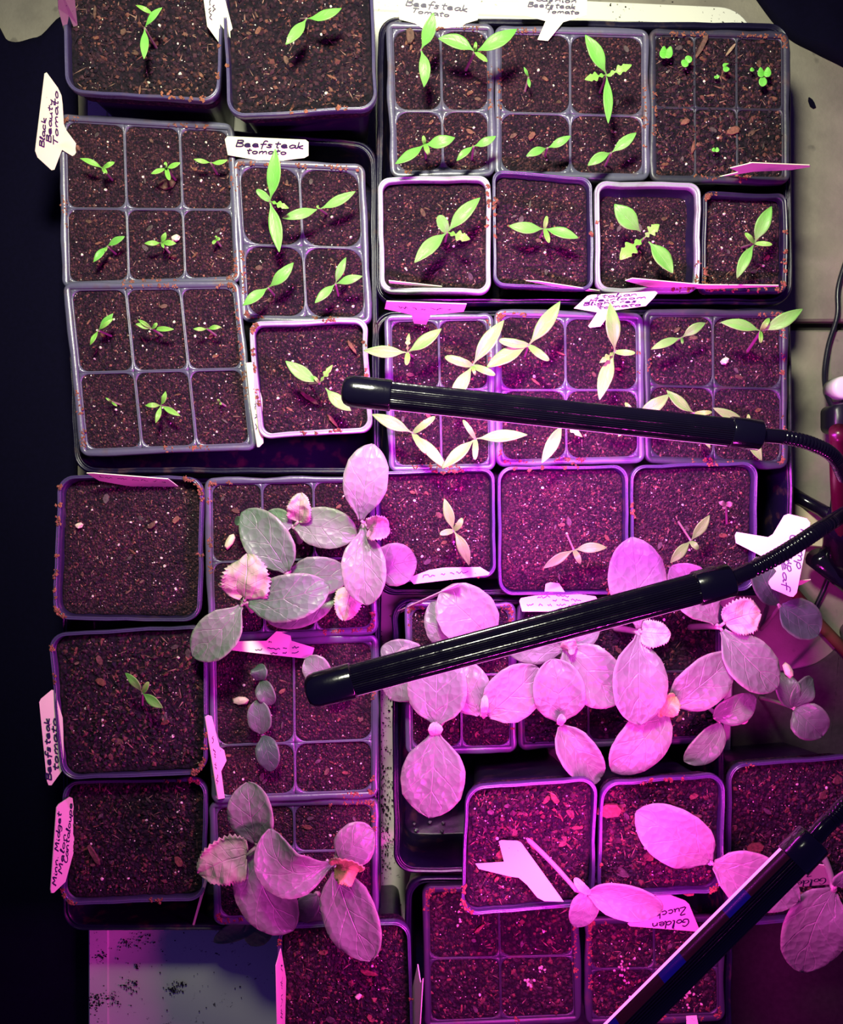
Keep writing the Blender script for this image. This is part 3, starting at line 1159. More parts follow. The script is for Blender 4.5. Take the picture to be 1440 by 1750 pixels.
pot([(1077, 795), (1296, 788), (1291, 1010), (1079, 1016)], ZP - 0.001, ZB_PACK, 'square pot between the two lamp bars with a drooping sprout', 'square pots between the lamp bars', soil_d=0.007, radius=0.010, crumb_n=760)
pot([(98, 812), (347, 815), (341, 1063), (89, 1059)], 0.102, ZB_PACK, 'square pot of bare soil with a purple tag along its rim', 'column of square pots', soil_d=0.008, crumb_n=800, bark=9, grain=14)
pot([(81, 1083), (354, 1068), (352, 1324), (104, 1334)], 0.104, ZB_PACK, 'square pot of chunky soil with one thin seedling, middle of the column', 'column of square pots', coarse=True, soil_d=0.005, crumb_n=800, bark=14)
pot([(106, 1335), (353, 1330), (350, 1540), (103, 1549)], 0.091, ZB_PACK, 'square pot of dark bare soil with a lilac tag, lowest of the column', 'column of square pots', coarse=True, soil_d=0.006, crumb_n=700, grain=12)
pot([(796, 1345), (1022, 1328), (1015, 1549), (786, 1567)], 0.130, ZB_PACK, 'deep pot with bark-filled soil and a pink tag lying across it', 'deep pots in front', coarse=True, soil_d=0.006, crumb_n=900, bark=26, taper=0.014, big=0.006)
pot([(1027, 1338), (1240, 1322), (1236, 1527), (1020, 1536)], 0.130, ZB_PACK, 'deep pot under the large pale pink oval leaf', 'deep pots in front', coarse=True, soil_d=0.006, crumb_n=900, bark=18, taper=0.014, big=0.006)
pot([(1245, 1307), (1468, 1290), (1478, 1568), (1243, 1584)], 0.090, 0.0042, 'deep pot in shade behind the end of the lowest lamp bar', 'deep pots in front', coarse=True, soil_d=0.006, crumb_n=900, bark=16, taper=0.014, big=0.006)
pot([(473, 1583), (700, 1575), (709, 1805), (474, 1812)], 0.100, Z_BOARD + 0.0005, 'pot of dark soil with a pink tag at each side', 'pots at the bottom edge', coarse=True, soil_d=0.007, crumb_n=700, bark=8)

# ================================================================ cell packs
cell_pack([(100, 195), (398, 212), (411, 482), (107, 492)], Z_PACK + 0.001, ZB_PACK, [0.360, 0.700], [0.540], 'six-cell pack below the tall pots, soil spilled over its upper rim', 'six-cell packs', gap=0.0007, rad=0.0065, bark=3, grain=3)
cell_pack([(108, 484), (407, 480), (437, 768), (138, 779)], Z_PACK + 0.003, ZB_PACK, [0.338, 0.672], [0.520], 'six-cell pack with clean grey dividers above the bare-soil pot', 'six-cell packs', gap=0.0012, rad=0.0065, bark=2, grain=4)
cell_pack([(397, 271), (622, 281), (634, 553), (413, 549)], Z_PACK + 0.001, ZB_PACK, [0.500], [0.525], 'four-cell pack with a grey star between cells, under the tilted white tag', 'four-cell packs', gap=0.0008, rad=0.0110)
cell_pack([(660, 37), (843, 41), (845, 299), (668, 302)], Z_PACK, ZB_PACK, [0.505], [0.575], 'four-cell pack with orange-brown compost beside the tall pot', 'four-cell packs', gap=0.0008, rad=0.0090, bark=5)
cell_pack([(846, 44), (1108, 51), (1109, 307), (846, 301)], Z_PACK, ZB_PACK, [0.49], [0.575], 'four-cell pack in the middle of the tray below the board edge', 'four-cell packs', gap=0.0007, rad=0.0085)
cell_pack([(1110, 49), (1347, 55), (1349, 312), (1112, 309)], Z_PACK, ZB_PACK, [0.310, 0.640], [0.510], 'six-cell pack with tiny round sprouts and dark chunky soil', 'six-cell packs', gap=0.0006, rad=0.0040, coarse=True, bark=5, soil_d=0.0016, dark=True)
cell_pack([(657, 538), (842, 535), (846, 803), (665, 806)], Z_PACK, ZB_PACK, [0.495], [0.480], 'four-cell pack crossed by the bar beside the shaded pink tag', 'four-cell packs', gap=0.0007, rad=0.0070)
cell_pack([(845, 529), (1098, 536), (1101, 790), (848, 797)], Z_PACK + 0.001, ZB_PACK, [0.475], [0.512], 'four-cell pack crossed by the upper lamp bar under the handwritten pink tag', 'four-cell packs', gap=0.0007, rad=0.0085)
cell_pack([(1100, 529), (1345, 531), (1345, 800), (1103, 790)], Z_PACK, ZB_PACK, [0.485], [0.495], 'four-cell pack under the gooseneck end of the upper lamp bar', 'four-cell packs', gap=0.0007, rad=0.0085, dark=True)
cell_pack([(350, 818), (640, 812), (645, 1083), (355, 1095)], Z_PACK + 0.002, ZB_PACK, [0.320, 0.645], [0.520], 'six-cell pack nearly hidden under the large squash leaves', 'six-cell packs', gap=0.0007, rad=0.0065)
cell_pack([(356, 1096), (645, 1086), (645, 1362), (362, 1373)], Z_PACK, ZB_PACK, [0.500], [0.660], 'four-cell pack of reddish soil under the end of the lower lamp bar', 'four-cell packs', gap=0.0008, rad=0.0080, bark=6, grain=3)
cell_pack([(357, 1371), (645, 1364), (645, 1574), (366, 1580)], Z_PACK - 0.003, ZB_PACK, [0.500], [0.420], 'four-cell pack under the curled pink squash leaves above the white board', 'four-cell packs', gap=0.0008, rad=0.0070, bark=4)
cell_pack([(692, 1030), (880, 1030), (882, 1285), (694, 1290)], Z_PACK, ZB_PACK, [0.505], [0.480], 'four-cell pack crossed by the lower lamp bar under squash leaves', 'four-cell packs', gap=0.0008, rad=0.0070)
cell_pack([(884, 1030), (1235, 1030), (1236, 1268), (886, 1282)], Z_PACK - 0.002, ZB_PACK, [0.335, 0.670], [0.490], 'dark six-cell pack under the thickest group of squash leaves', 'six-cell packs', gap=0.0007, rad=0.0065, dark=True, coarse=True)
cell_pack([(722, 1515), (986, 1515), (992, 1746), (726, 1758)], Z_PACK, ZB_PACK, [0.490], [0.520], 'sown four-cell pack in front of the pot with the fallen tag', 'four-cell packs', gap=0.0007, rad=0.0065, coarse=True, bark=5, dark=True)
cell_pack([(1000, 1570), (1236, 1566), (1238, 1744), (1002, 1752)], Z_PACK, ZB_PACK, [0.500], [0.490], 'sown four-cell pack crossed by the lowest lamp bar', 'four-cell packs', gap=0.0007, rad=0.0065, coarse=True, bark=4, dark=True)

# ================================================================ tomato seedlings
SP = SOIL_PACK
SA = ZP - 0.007
tomato('seedling with narrow third leaf in the tall pot above the curved tag', (247, 48), [((246, 101), 15), ((277, 13), 14, 'lance', 0.006, -5), ((232, 9), 8, 'lance', 0.004, 2, (264, 26))], 0.106)
tomato('two-leaf seedling in the tall pot beside the board', (524, 32), [((583, 14), 21, 'lance', 0.004, 7), ((488, 76), 19)], 0.109, base=(512, 33))
g6 = 'small seedlings in the six-cell packs'
tomato('small bent seedling in the cell nearest the black-lettered white tag', (175, 288), [((137, 271), 10, 'lance', 0.003, 4), ((195, 277), 9, 'strap'), ((182, 297), 7, 'strap')], SP, 0.014, group=g6)
tomato('four-leaf seedling above a flat brown bark flake', (284, 287), [((258, 297), 10), ((308, 278), 10), ((290, 308), 9, 'strap'), ((283, 277), 6, 'strap')], SP, 0.014, group=g6)
tomato('yellow-green two-leaf seedling beside the tilted white tag', (360, 278), [((331, 272), 8), ((389, 273), 9, 'lance', 0.003, 5)], SP, 0.012, group=g6, mats=('tomato_pale', 'tomato_pale'))
tomato('slanting seedling in the lower outer cell of the spilled-soil pack', (183, 421), [((160, 448), 12), ((213, 404), 12), ((179, 431), 5)], SP, 0.012, group=g6)
tomato('cross-shaped seedling beside a tan pebble', (275, 415), [((247, 416), 9), ((301, 416), 10), ((283, 397), 9), ((280, 424), 5)], SP, 0.012, group=g6, mats=('tomato_pale', 'tomato_pale'))
tomato('tiny yellow sprout beside the four-cell pack with the grey star', (369, 410), [((363, 417), 6, 'strap'), ((376, 408), 6, 'strap'), ((369, 403), 5, 'strap')], SP, 0.007, group=g6, mats=('tomato_pale', 'tomato_pale'))
tomato('slanting seedling with long upper leaf in the clean-divider pack', (168, 565), [((154, 590), 9), ((193, 536), 13), ((194, 544), 7)], SP + .003, 0.012, group=g6)
tomato('seedling with a dark green inner leaf, top middle of clean-divider pack', (260, 562), [((232, 554), 10), ((297, 563), 9), ((268, 552), 7, 'strap'), ((236, 546), 7)], SP + .003, 0.012, group=g6)
tomato('flat two-leaf seedling in the upper cell beside the small grey pot', (354, 562), [((330, 562), 7), ((378, 559), 8)], SP + .003, 0.010, group=g6)
tomato('very small sprout in the lower outer cell of the clean-divider pack', (191, 687), [((181, 680), 4, 'strap'), ((200, 694), 4, 'strap')], SP + .003, 0.006, group=g6, mats=('tomato_pale', 'tomato_pale'))
tomato('four-armed yellow-green seedling in the lower middle cell', (275, 693), [((283, 669), 10), ((248, 693), 9), ((308, 711), 10), ((266, 723), 9)], SP + .003, 0.012, group=g6)
tomato('speck of a sprout in shade beside the white tag edge', (376, 688), [((372, 682), 4, 'strap'), ((378, 692), 4, 'strap')], SP + .003, 0.005, group=g6, mats=('tomato_pale', 'tomato_pale'))
g4 = 'tomato seedlings in the four-cell packs'
tomato('tall seedling whose upper leaf covers the tilted white tag', (461, 344), [((470, 255), 25, 'lance', 0.012, 5), ((477, 431), 23, 'lance', -0.002, -3), ((438, 325), 13, 'strap'), ((493, 356), 13, 'lobed')], SP, 0.030, group=g4)
tomato('wide two-leaf seedling beside the tall one in the grey-star pack', (546, 357), [((482, 373), 18), ((607, 327), 17, 'lance', 0.003, 4), ((541, 352), 6, 'strap')], SP, 0.020, base=(560, 367), group=g4)
tomato('two-leaf seedling in the lower outer cell of the grey-star pack', (458, 492), [((415, 522), 19), ((501, 449), 20, 'lance', 0.004, 4)], SP, 0.018, group=g4)
tomato('three-leaf seedling in the grey-star pack above the small grey pot', (573, 485), [((538, 518), 16), ((591, 440), 14), ((619, 472), 15)], SP, 0.018, base=(579, 510), group=g4)
tomato('seedling touching the tip of the upper lamp bar', (546, 655), [((488, 617), 24, 'lance', 0.004, -4), ((600, 702), 22, 'lance', 0.0, 5, (556, 663)), ((568, 624), 13, 'lobed'), ((536, 643), 6, 'strap')], 0.085, 0.024, base=(526, 657), group='tomato seedlings in small pots')
tomato('upright twisted seedling overlapping the tag on the board', (719, 85), [((740, 22), 23, 'lance', 0.010, 6), ((724, 149), 20, 'lance', -0.004, -8)], SP, 0.030, group=g4)
tomato('seedling with a bare pink stem and two broad drooping leaves', (811, 88), [((749, 66), 24, 'lance', 0.0, 10), ((883, 50), 26, 'lance', 0.004, 5), ((833, 105), 10, 'strap'), ((813, 72), 6, 'strap')], SP, 0.034, base=(794, 122), group=g4, r=0.0011)
tomato('thin sprout with two threadlike leaves', (903, 132), [((895, 115), 6), ((905, 150), 6)], SP, 0.010, group=g4, mats=('tomato', 'tomato'))
tomato('tall seedling with four leaves beside the round-sprout pack', (1036, 128), [((1000, 60), 25, 'lance', 0.008, 2), ((1039, 211), 18, 'lance', -0.002, -2), ((999, 136), 17, 'lobed'), ((1079, 111), 18, 'lobed'), ((1046, 128), 6, 'strap')], SP, 0.032, group=g4)
tomato('seedling with spread leaves in the lower cell of the orange compost pack', (725, 247), [((675, 280), 19), ((777, 235), 22, 'lance', 0.004, 4), ((723, 232), 7, 'strap'), ((732, 264), 9, 'strap')], SP, 0.022, group=g4)
tomato('slim slanting seedling crossing the flange above the second small pot', (809, 250), [((780, 275), 13, 'lance', 0.002, 3), ((847, 233), 15, 'lance', 0.003, 3)], SP, 0.020, group=g4, mats=('tomato', 'tomato'))
tomato('two-leaf seedling above the orange-fibre pot', (935, 253), [((899, 267), 14), ((975, 232), 15)], SP, 0.020, base=(930, 268), group=g4)
tomato('two-leaf seedling just above the dark-walled pot', (1044, 261), [((1004, 283), 17, 'lance', 0.0, 4), ((1087, 227), 18)], SP, 0.020, group=g4)
gp = 'tomato seedlings in small pots'
tomato('seedling with two pale toothed leaves in the first small pot', (764, 397), [((820, 338), 24), ((708, 449), 25), ((750, 368), 20, 'strap'), ((803, 409), 20, 'lobed')], SA, 0.022, group=gp)
tomato('flat cross-shaped seedling in the orange-fibre pot', (930, 391), [((869, 386), 20), ((988, 407), 20, 'lance', 0.003, -3), ((934, 369), 8, 'strap'), ((938, 415), 9, 'strap')], SA, 0.020, group=gp)
tomato('seedling with lobed true leaves in the dark-walled pot', (1100, 407), [((1050, 349), 32, 'lance', 0.004, -3, (1095, 396)), ((1149, 467), 32, 'lance', 0.0, -4, (1108, 413)), ((1059, 444), 30, 'lobed'), ((1126, 384), 22, 'lobed')], SA - .006, 0.030, group=gp)
tomato('upright seedling in the tray corner pot', (1289, 416), [((1318, 353), 24, 'lance', 0.006, -3), ((1259, 476), 19, 'lance', 0.0, 5), ((1273, 398), 9, 'strap'), ((1319, 418), 9, 'strap')], SA - .004, 0.026, base=(1263, 424), group=gp)
gb = 'tomato seedlings crossed by the upper lamp bar'
tomato('seedling whose long leaf reaches over the tray edge', (696, 602), [((621, 599), 21, 'lance', 0.002, -2), ((754, 562), 22), ((699, 570), 10, 'lobed'), ((694, 624), 10, 'strap')], SP, 0.026, group=gb, base=(706, 610))
tomato('seedling with hairy leaf, lower leaf under the upper bar', (807, 625), [((861, 547), 26, 'lance', 0.008, -3), ((768, 690), 24, 'lance', 0.0), ((760, 610), 16, 'strap'), ((846, 641), 13, 'strap'), ((812, 641), 6, 'strap')], SP, 0.030, group=gb)
tomato('wide seedling in the upper cell beneath the handwritten pink tag', (903, 590), [((957, 515), 26, 'lance', 0.008, 3), ((831, 628), 27, 'lance', 0.0, 4), ((852, 581), 16, 'strap'), ((938, 616), 14, 'strap')], SP, 0.030, base=(895, 612), group=gb)
tomato('upright seedling whose leaf tip covers the handwritten tag', (1050, 601), [((1042, 518), 26, 'lance', 0.010, 2), ((1024, 684), 25, 'lance', 0.0, 5), ((1024, 620), 13, 'lobed'), ((1085, 603), 11, 'strap')], SP, 0.034, group=gb)
tomato('seedling with crossing leaf tips below the upper bar', (705, 740), [((635, 708), 22), ((764, 803), 20, 'lance', 0.002, -3), ((743, 712), 13, 'strap'), ((728, 775), 13, 'strap')], SP, 0.026, group=gb)
tomato('seedling with one long level leaf below the upper bar', (812, 750), [((901, 743), 22), ((755, 801), 22), ((791, 718), 10, 'strap'), ((811, 786), 11, 'strap')], SP, 0.026, group=gb, base=(800, 748))
tomato('seedling hanging down from under the middle of the bar', (962, 722), [((925, 792), 22), ((995, 747), 13, 'lobed'), ((990, 690), 18)], SP, 0.026, group=gb)
tomato('slim seedling in the pack under the gooseneck end', (1165, 577), [((1112, 597), 15, 'lance', 0.0, 3), ((1205, 552), 17), ((1166, 588), 5, 'strap')], SP, 0.020, group=gb, mats=('tomato', 'tomato'))
tomato('seedling with long pink stem reaching over the tray side', (1300, 566), [((1231, 551), 20, 'lance', 0.0, 6), ((1371, 528), 24, 'lance', 0.006, 4), ((1314, 544), 10, 'strap'), ((1300, 586), 8, 'strap')], SP, 0.032, base=(1275, 603), group=gb, r=0.0011)
tomato('seedling half hidden by the collar of the upper bar', (1186, 706), [((1139, 667), 20, 'lance', 0.002, -4), ((1216, 704), 9, 'strap'), ((1213, 766), 18, 'lance', 0.0)], SP, 0.026, group=gb)
tomato('seedling almost wholly under the collar, one curled leaf below it', (1278, 728), [((1218, 697), 17), ((1301, 787), 20, 'lance', 0.0, 6), ((1278, 708), 7, 'strap')], SP, 0.024, group=gb)
tomato('pale broad leaf seedling emerging from behind the bar', (1085, 712), [((1143, 674), 24, 'lance', 0.006, 5), ((1020, 700), 22), ((1068, 688), 9, 'strap'), ((1056, 746), 9, 'strap')], SP, 0.028, group=gb)
gq = 'tomato seedlings between the lamp bars'
tomato('slender pale seedling in the purple-rimmed pot', (775, 907), [((759, 852), 18), ((801, 966), 20, 'lance', 0.0, -6), ((751, 913), 11, 'strap'), ((789, 885), 11, 'strap', 0.003, 4)], ZP - .009, 0.022, group=gq, base=(771, 930))
tomato('two-leaf seedling in the fine compost pot', (980, 940), [((928, 971), 17), ((1037, 936), 18, 'lance', 0.002, -4), ((991, 963), 11, 'strap')], SA, 0.022, base=(966, 908), group=gq)
tomato('slanting two-leaf seedling above the lower bar collar', (1180, 924), [((1145, 962), 18), ((1212, 881), 19), ((1193, 938), 11, 'strap')], SA, 0.022, base=(1157, 889), group=gq)
tomato('drooping sprout with crumpled pink top', (1240, 862), [((1229, 857), 9, 'strap'), ((1251, 861), 10, 'strap'), ((1236, 870), 7, 'strap')], SA, 0.014, base=(1242, 900), group=gq, mats=('stem_purple', 'stem_purple'))
tomato('thin yellow seedling in the chunky soil pot', (243, 1184), [((214, 1150), 16), ((278, 1210), 17), ((253, 1165), 10, 'strap')], 0.099, 0.018, base=(243, 1208), group=gq)

# ================================================================ round sprouts in the dark pack
gs = 'round-leaved sprouts in the dark pack'


def sprout(label, c, lobes, z=SP + .001, h=0.008):
    e = empty('round_sprout', (0, 0, 0), label, 'sprout', gs)
    stem(e, (c[0] - 3, c[1] + 3), z - 0.003, c, z + h, 0.0005, 'stem_green')
    for (b0, t0, w) in lobes:
        leaf(e, b0, t0, w, z + h, z + h + 0.001, 'round', 'sprout', 0, 0.0006, 0.05, nu=12)
    set_parts(e, P(c[0], c[1], z))


sprout('round sprout nearest the middle four-cell pack', (1138, 90), [((1140, 91), (1127, 89), 21), ((1136, 89), (1149, 91), 21)])
sprout('oval sprout beside the first divider of the dark pack', (1173, 106), [((1172, 106), (1180, 97), 13), ((1174, 105), (1165, 112), 14)])
sprout('bean-shaped sprout between the two dividers', (1240, 115), [((1240, 114), (1239, 108), 11), ((1240, 114), (1241, 123), 11)])
sprout('tiny sprout below the bean-shaped one', (1224, 132), [((1224, 134), (1228, 129), 5), ((1224, 134), (1221, 130), 5)], h=0.004)
sprout('small single round sprout beside the largest sprout', (1285, 119), [((1288, 119), (1281, 119), 7)], h=0.005)
sprout('largest sprout with three round lobes', (1305, 126), [((1305, 124), (1294, 124), 17), ((1305, 124), (1317, 123), 17), ((1304, 132), (1302, 148), 14)])
sprout('yellow sprout in the lower cells of the dark pack', (1222, 256), [((1222, 257), (1216, 255), 7), ((1222, 257), (1228, 255), 8)], h=0.004)

# ================================================================ squash seedlings
ZS = SP
squash('squash with two big leaves standing over the purple-rimmed pot edge', (600, 930), ZS, (622, 895), 0.126,
       [((617, 889), (637, 759), 76, .127, .138, 'oval', 'squash', -6), ((620, 903), (627, 1034), 76, .127, .130, 'oval', 'squash', 4),
        ((630, 903), (664, 900), 40, .130, .136, 'fan', 'squash_true', 0, 0.4)])
squash('squash with serrated true leaf on a bare stalk above its leaf pair', (512, 930), ZS, (502, 899), 0.110,
       [((504, 899), (609, 915), 70, .110, .112, 'broad', 'squash', -10), ((498, 898), (452, 884), 44, .110, .104, 'broad', 'squash', 0),
        ((510, 890), (514, 843), 42, .113, .122, 'serr')])
squash('squash whose leaf shows a green outer half beside the white seed husk', (500, 990), ZS, (488, 978), 0.112,
       [((490, 977), (413, 876), 80, .112, .110, 'broad', 'squash', 12), ((496, 976), (596, 980), 66, .106, .100, 'broad', 'squash', 12),
        ((413, 893), (402, 888), 16, .108, .098, 'round', 'shadowed', 0)])
squash('squash with a large frilled true leaf and a leaf over the pot corner', (430, 1045), ZS, (417, 1028), 0.122,
       [((425, 1030), (562, 1000), 80, .122, .126, 'broad', 'squash', 12), ((411, 1036), (330, 1122), 74, .121, .118, 'oval', 'squash', -8),
        ((418, 1022), (423, 948), 80, .124, .130, 'serr')])
squash('squash with a crinkled leaf below the frilled one', (560, 1000), ZS, (580, 985), 0.098,
       [((572, 1010), (455, 1058), 56, .097, .096, 'broad', 'squash', -18), ((640, 970), (711, 957), 74, .100, .100, 'broad', 'squash', 2),
        ((600, 1005), (588, 1059), 48, .102, .104, 'serr', 'squash_true')])
gc = 'small shaded squash seedlings'
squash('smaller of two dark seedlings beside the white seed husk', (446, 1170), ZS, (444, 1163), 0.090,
       [((443, 1163), (442, 1136), 28, .091, .092, 'round', 'shadowed', 0), ((446, 1164), (464, 1204), 32, .091, .092, 'broad', 'shadowed', 3)], gc, 0.001)
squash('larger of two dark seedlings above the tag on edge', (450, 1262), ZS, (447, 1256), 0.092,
       [((446, 1254), (438, 1197), 41, .093, .095, 'broad', 'shadowed', 3), ((449, 1258), (463, 1318), 40, .093, .094, 'broad', 'shadowed', -3)], gc, 0.001)
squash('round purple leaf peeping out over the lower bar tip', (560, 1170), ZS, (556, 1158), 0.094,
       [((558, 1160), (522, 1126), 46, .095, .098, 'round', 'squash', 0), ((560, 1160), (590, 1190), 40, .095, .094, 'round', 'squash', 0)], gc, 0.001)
squash('squash with a serrated leaf on a long stalk over the pot of bare dark soil', (450, 1465), ZS - .003, (440, 1446), 0.118,
       [((437, 1440), (423, 1337), 80, .119, .128, 'broad', 'squash', -3), ((421, 1461), (341, 1492), 80, .120, .122, 'serr', 'squash_true', 6),
        ((436, 1452), (502, 1588), 96, .112, .100, 'broad', 'squash', 34)])
squash('squash with curled kidney-shaped leaf and a small yellow true leaf', (583, 1420), ZS - .003, (572, 1478), 0.122,
       [((568, 1474), (462, 1416), 86, .123, .134, 'oval', 'squash', -96, 0.2), ((582, 1468), (638, 1420), 72, .118, .114, 'broad', 'squash', -6),
        ((574, 1488), (634, 1641), 96, .122, .126, 'broad', 'squash', 10), ((574, 1478), (612, 1490), 46, .126, .130, 'fan', 'squash_yellow', 0, 0.4)], stem_r=0.0024)
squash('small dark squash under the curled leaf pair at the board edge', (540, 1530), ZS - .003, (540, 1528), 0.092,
       [((542, 1530), (500, 1578), 40, .093, .090, 'broad', 'shadowed', 0), ((541, 1534), (548, 1590), 40, .093, .090, 'broad', 'shadowed', 0)])
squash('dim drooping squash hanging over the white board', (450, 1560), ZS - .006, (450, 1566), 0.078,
       [((448, 1568), (366, 1610), 36, .077, .050, 'broad', 'shadowed', 0), ((452, 1570), (430, 1616), 48, .076, .056, 'broad', 'shadowed', 0)])
gd = 'large squash seedlings in the lower tray'
squash('squash with the largest leaf hanging over the empty wet tray end', (760, 1220), ZS, (745, 1243), 0.122,
       [((745, 1236), (748, 1108), 102, .123, .126, 'broad', 'squash', 0), ((743, 1250), (733, 1397), 110, .122, .118, 'oval', 'squash', -4), ((745, 1236), (743, 1256), 26, .126, .123, 'strap', 'squash_true', 0)], gd, 0.0026)
squash('squash with scorched leaf at the tray side beneath the lower bar', (740, 1130), ZS, (728, 1130), 0.104,
       [((734, 1112), (668, 1196), 84, .104, .100, 'broad', 'squash', 8), ((732, 1128), (652, 1106), 60, .104, .102, 'broad', 'squash', -12)], gd)
squash('squash with a blistered pale leaf above the lower bar', (800, 1075), ZS, (800, 1088), 0.108,
       [((838, 1092), (752, 1012), 98, .112, .116, 'round', 'squash', 6), ((770, 1112), (736, 1030), 62, .106, .106, 'broad', 'squash', 8)], gd)
squash('squash with paired leaves spread like wings over the cell dividers', (830, 1205), ZS, (826, 1222), 0.116,
       [((832, 1222), (918, 1140), 92, .117, .120, 'broad', 'squash', 8), ((820, 1222), (788, 1130), 74, .116, .112, 'broad', 'squash', -6), ((826, 1226), (829, 1188), 14, .118, .124, 'strap', 'squash_true', 0)], gd)
squash('squash with a withered folded lower leaf', (965, 1215), ZS, (958, 1236), 0.118,
       [((957, 1232), (944, 1126), 88, .119, .126, 'broad', 'squash', 6), ((958, 1240), (1026, 1330), 66, .117, .110, 'broad', 'squash', 10, 0.3), ((956, 1238), (962, 1222), 16, .122, .126, 'strap', 'squash_true', 0)], gd)
squash('squash with a wavy-edged leaf under the lower bar middle', (975, 1100), ZS, (968, 1108), 0.108,
       [((967, 1106), (1062, 1196), 96, .109, .110, 'broad', 'squash', 10), ((964, 1110), (858, 1108), 66, .106, .100, 'broad', 'squash', 14),
        ((966, 1104), (1024, 1062), 56, .106, .106, 'broad', 'squash', -6), ((962, 1108), (985, 1104), 26, .112, .114, 'fan', 'squash_true', 0)], gd)
squash('squash with leaf pair crossing under the lower bar and an orange true leaf', (1048, 1074), ZS, (1092, 1081), 0.122,
       [((1093, 1074), (1080, 918), 98, .123, .130, 'oval', 'squash', 4), ((1091, 1086), (1092, 1238), 94, .123, .128, 'oval', 'squash', 0), ((1097, 1080), (1145, 1082), 46, .125, .130, 'serr', 'squash_true', 4)], gd)
squash('squash with a frilled peach true leaf beside the white tag', (1178, 1072), ZS, (1229, 1071), 0.118,
       [((1223, 1066), (1146, 968), 76, .119, .124, 'oval', 'squash', 8), ((1234, 1078), (1328, 1176), 82, .118, .120, 'oval', 'squash', 6), ((1238, 1064), (1298, 1047), 62, .121, .126, 'fan', 'squash_true', -4)], gd)
squash('squash with an orange bud between two leaves in the lower tray', (1130, 1180), ZS, (1141, 1208), 0.116,
       [((1150, 1206), (1252, 1122), 82, .117, .120, 'broad', 'squash', 6), ((1137, 1213), (1047, 1319), 84, .116, .114, 'broad', 'squash', -10), ((1133, 1222), (1152, 1190), 32, .121, .126, 'fan', 'squash_yellow', 0, 0.3)], gd)
squash('small squash with a notched crescent leaf', (1210, 1210), ZS, (1226, 1230), 0.100,
       [((1220, 1226), (1291, 1192), 52, .101, .104, 'broad', 'squash', 8), ((1230, 1236), (1168, 1300), 50, .100, .098, 'broad', 'squash', -22)], gc, 0.0014)
squash('shaded green squash seedling below the large lettered tag', (1300, 1075), 0.004, (1332, 1036), 0.094,
       [((1334, 1036), (1398, 1084), 66, .094, .094, 'broad', 'shadowed', -6), ((1328, 1032), (1294, 952), 50, .093, .096, 'broad', 'shadowed', -10)], gc, 0.0014)
squash('shaded squash seedling carrying a pink seed husk over the dark area', (1296, 1192), 0.004, (1355, 1210), 0.092,
       [((1354, 1208), (1336, 1150), 40, .093, .094, 'round', 'shadowed', 0), ((1357, 1207), (1388, 1160), 40, .093, .093, 'round', 'shadowed', 0), ((1357, 1213), (1404, 1258), 64, .092, .092, 'broad', 'shadowed', -4)], gc, 0.0013)
gf = 'pink-lit squash seedlings in the deep pots'
ZG = 0.124
squash('squash with a long leaning stem and twisted leaf beside the fallen tag', (890, 1424), ZG, (985, 1522), 0.150,
       [((1004, 1522), (984, 1584), 50, .150, .140, 'broad', 'squash', -8), ((1004, 1526), (1130, 1556), 64, .151, .152, 'broad', 'squash', -8, 0.25), ((1008, 1526), (982, 1500), 16, .152, .156, 'strap', 'squash_true', -6)], gf, 0.0016)
squash('squash with the pale pink oval leaf and one leaf under the lowest bar', (1195, 1455), ZG, (1213, 1474), 0.146,
       [((1212, 1472), (1086, 1388), 100, .147, .152, 'broad', 'squash', 6), ((1219, 1477), (1364, 1540), 94, .146, .146, 'broad', 'squash', -4)], gf, 0.0022)
squash('squash with a deep pink hanging leaf at the frame corner', (1404, 1460), 0.083, (1424, 1520), 0.140,
       [((1424, 1522), (1372, 1660), 106, .139, .120, 'broad', 'squash', 18), ((1428, 1514), (1480, 1500), 50, .141, .146, 'broad', 'squash', 0)], gf, 0.0022)


# ================================================================ seed husks and grains
def husk(label, c, z, r, rot, mat='seed'):
    o = add_piece('seed_husk', chip_mesh('seed_husk', 'grain', mat), P(c[0], c[1], z), r, None, rot)
    o.scale = (r * 1.5, r, r * 0.7)
    o.data.polygons.foreach_set('use_smooth', [True] * len(o.data.polygons))
    tag(o, label, 'seed husk')


husk('cream seed husk on soil beside the green-edged squash leaf', (393, 924), ZS + 0.0025, 0.0042, 1.1)
husk('white seed husk on soil beside the two dark seedlings', (411, 1197), ZS + 0.0015, 0.0040, 0.1)
husk('pink-white seed husk still on the dark cucumber leaf tip', (1347, 1146), 0.0975, 0.0042, 1.9)
husk('small orange grain on the tray beside the notched leaf', (1272, 1234), 0.0800, 0.0018, 0.4)


def grains(label, c, z, n, sx, sy):
    e = empty('seed_cluster', (0, 0, 0), label, 'seeds', 'clusters of pale round grains')
    me = GRAINS_P
    for k in range(n):
        p = P(c[0] + R.gauss(0, sx), c[1] + R.gauss(0, sy), z + R.uniform(0.0005, 0.0018))
        add_piece('grain', me, p, R.uniform(0.0009, 0.0013), e)
    set_parts(e, P(c[0], c[1], z))


GRAINS_P = chip_mesh('grain', 'grain', 'vermiculite')
grains('cluster of pale grains in the middle of the sown pack', (905, 1677), SP, 8, 6, 5)
grains('long trail of pale grains in the pack crossed by the lowest bar', (1064, 1655), SP, 14, 7, 14)
grains('dense heap of pale grains near the lowest lamp bar', (1176, 1698), SP, 22, 6, 14)
grains('few pale grains beside the deep pot corner', (784, 1572), SP, 5, 5, 10)
grains('pair of pale grains in the upper cell of the sown pack', (924, 1650), SP, 3, 2, 5)

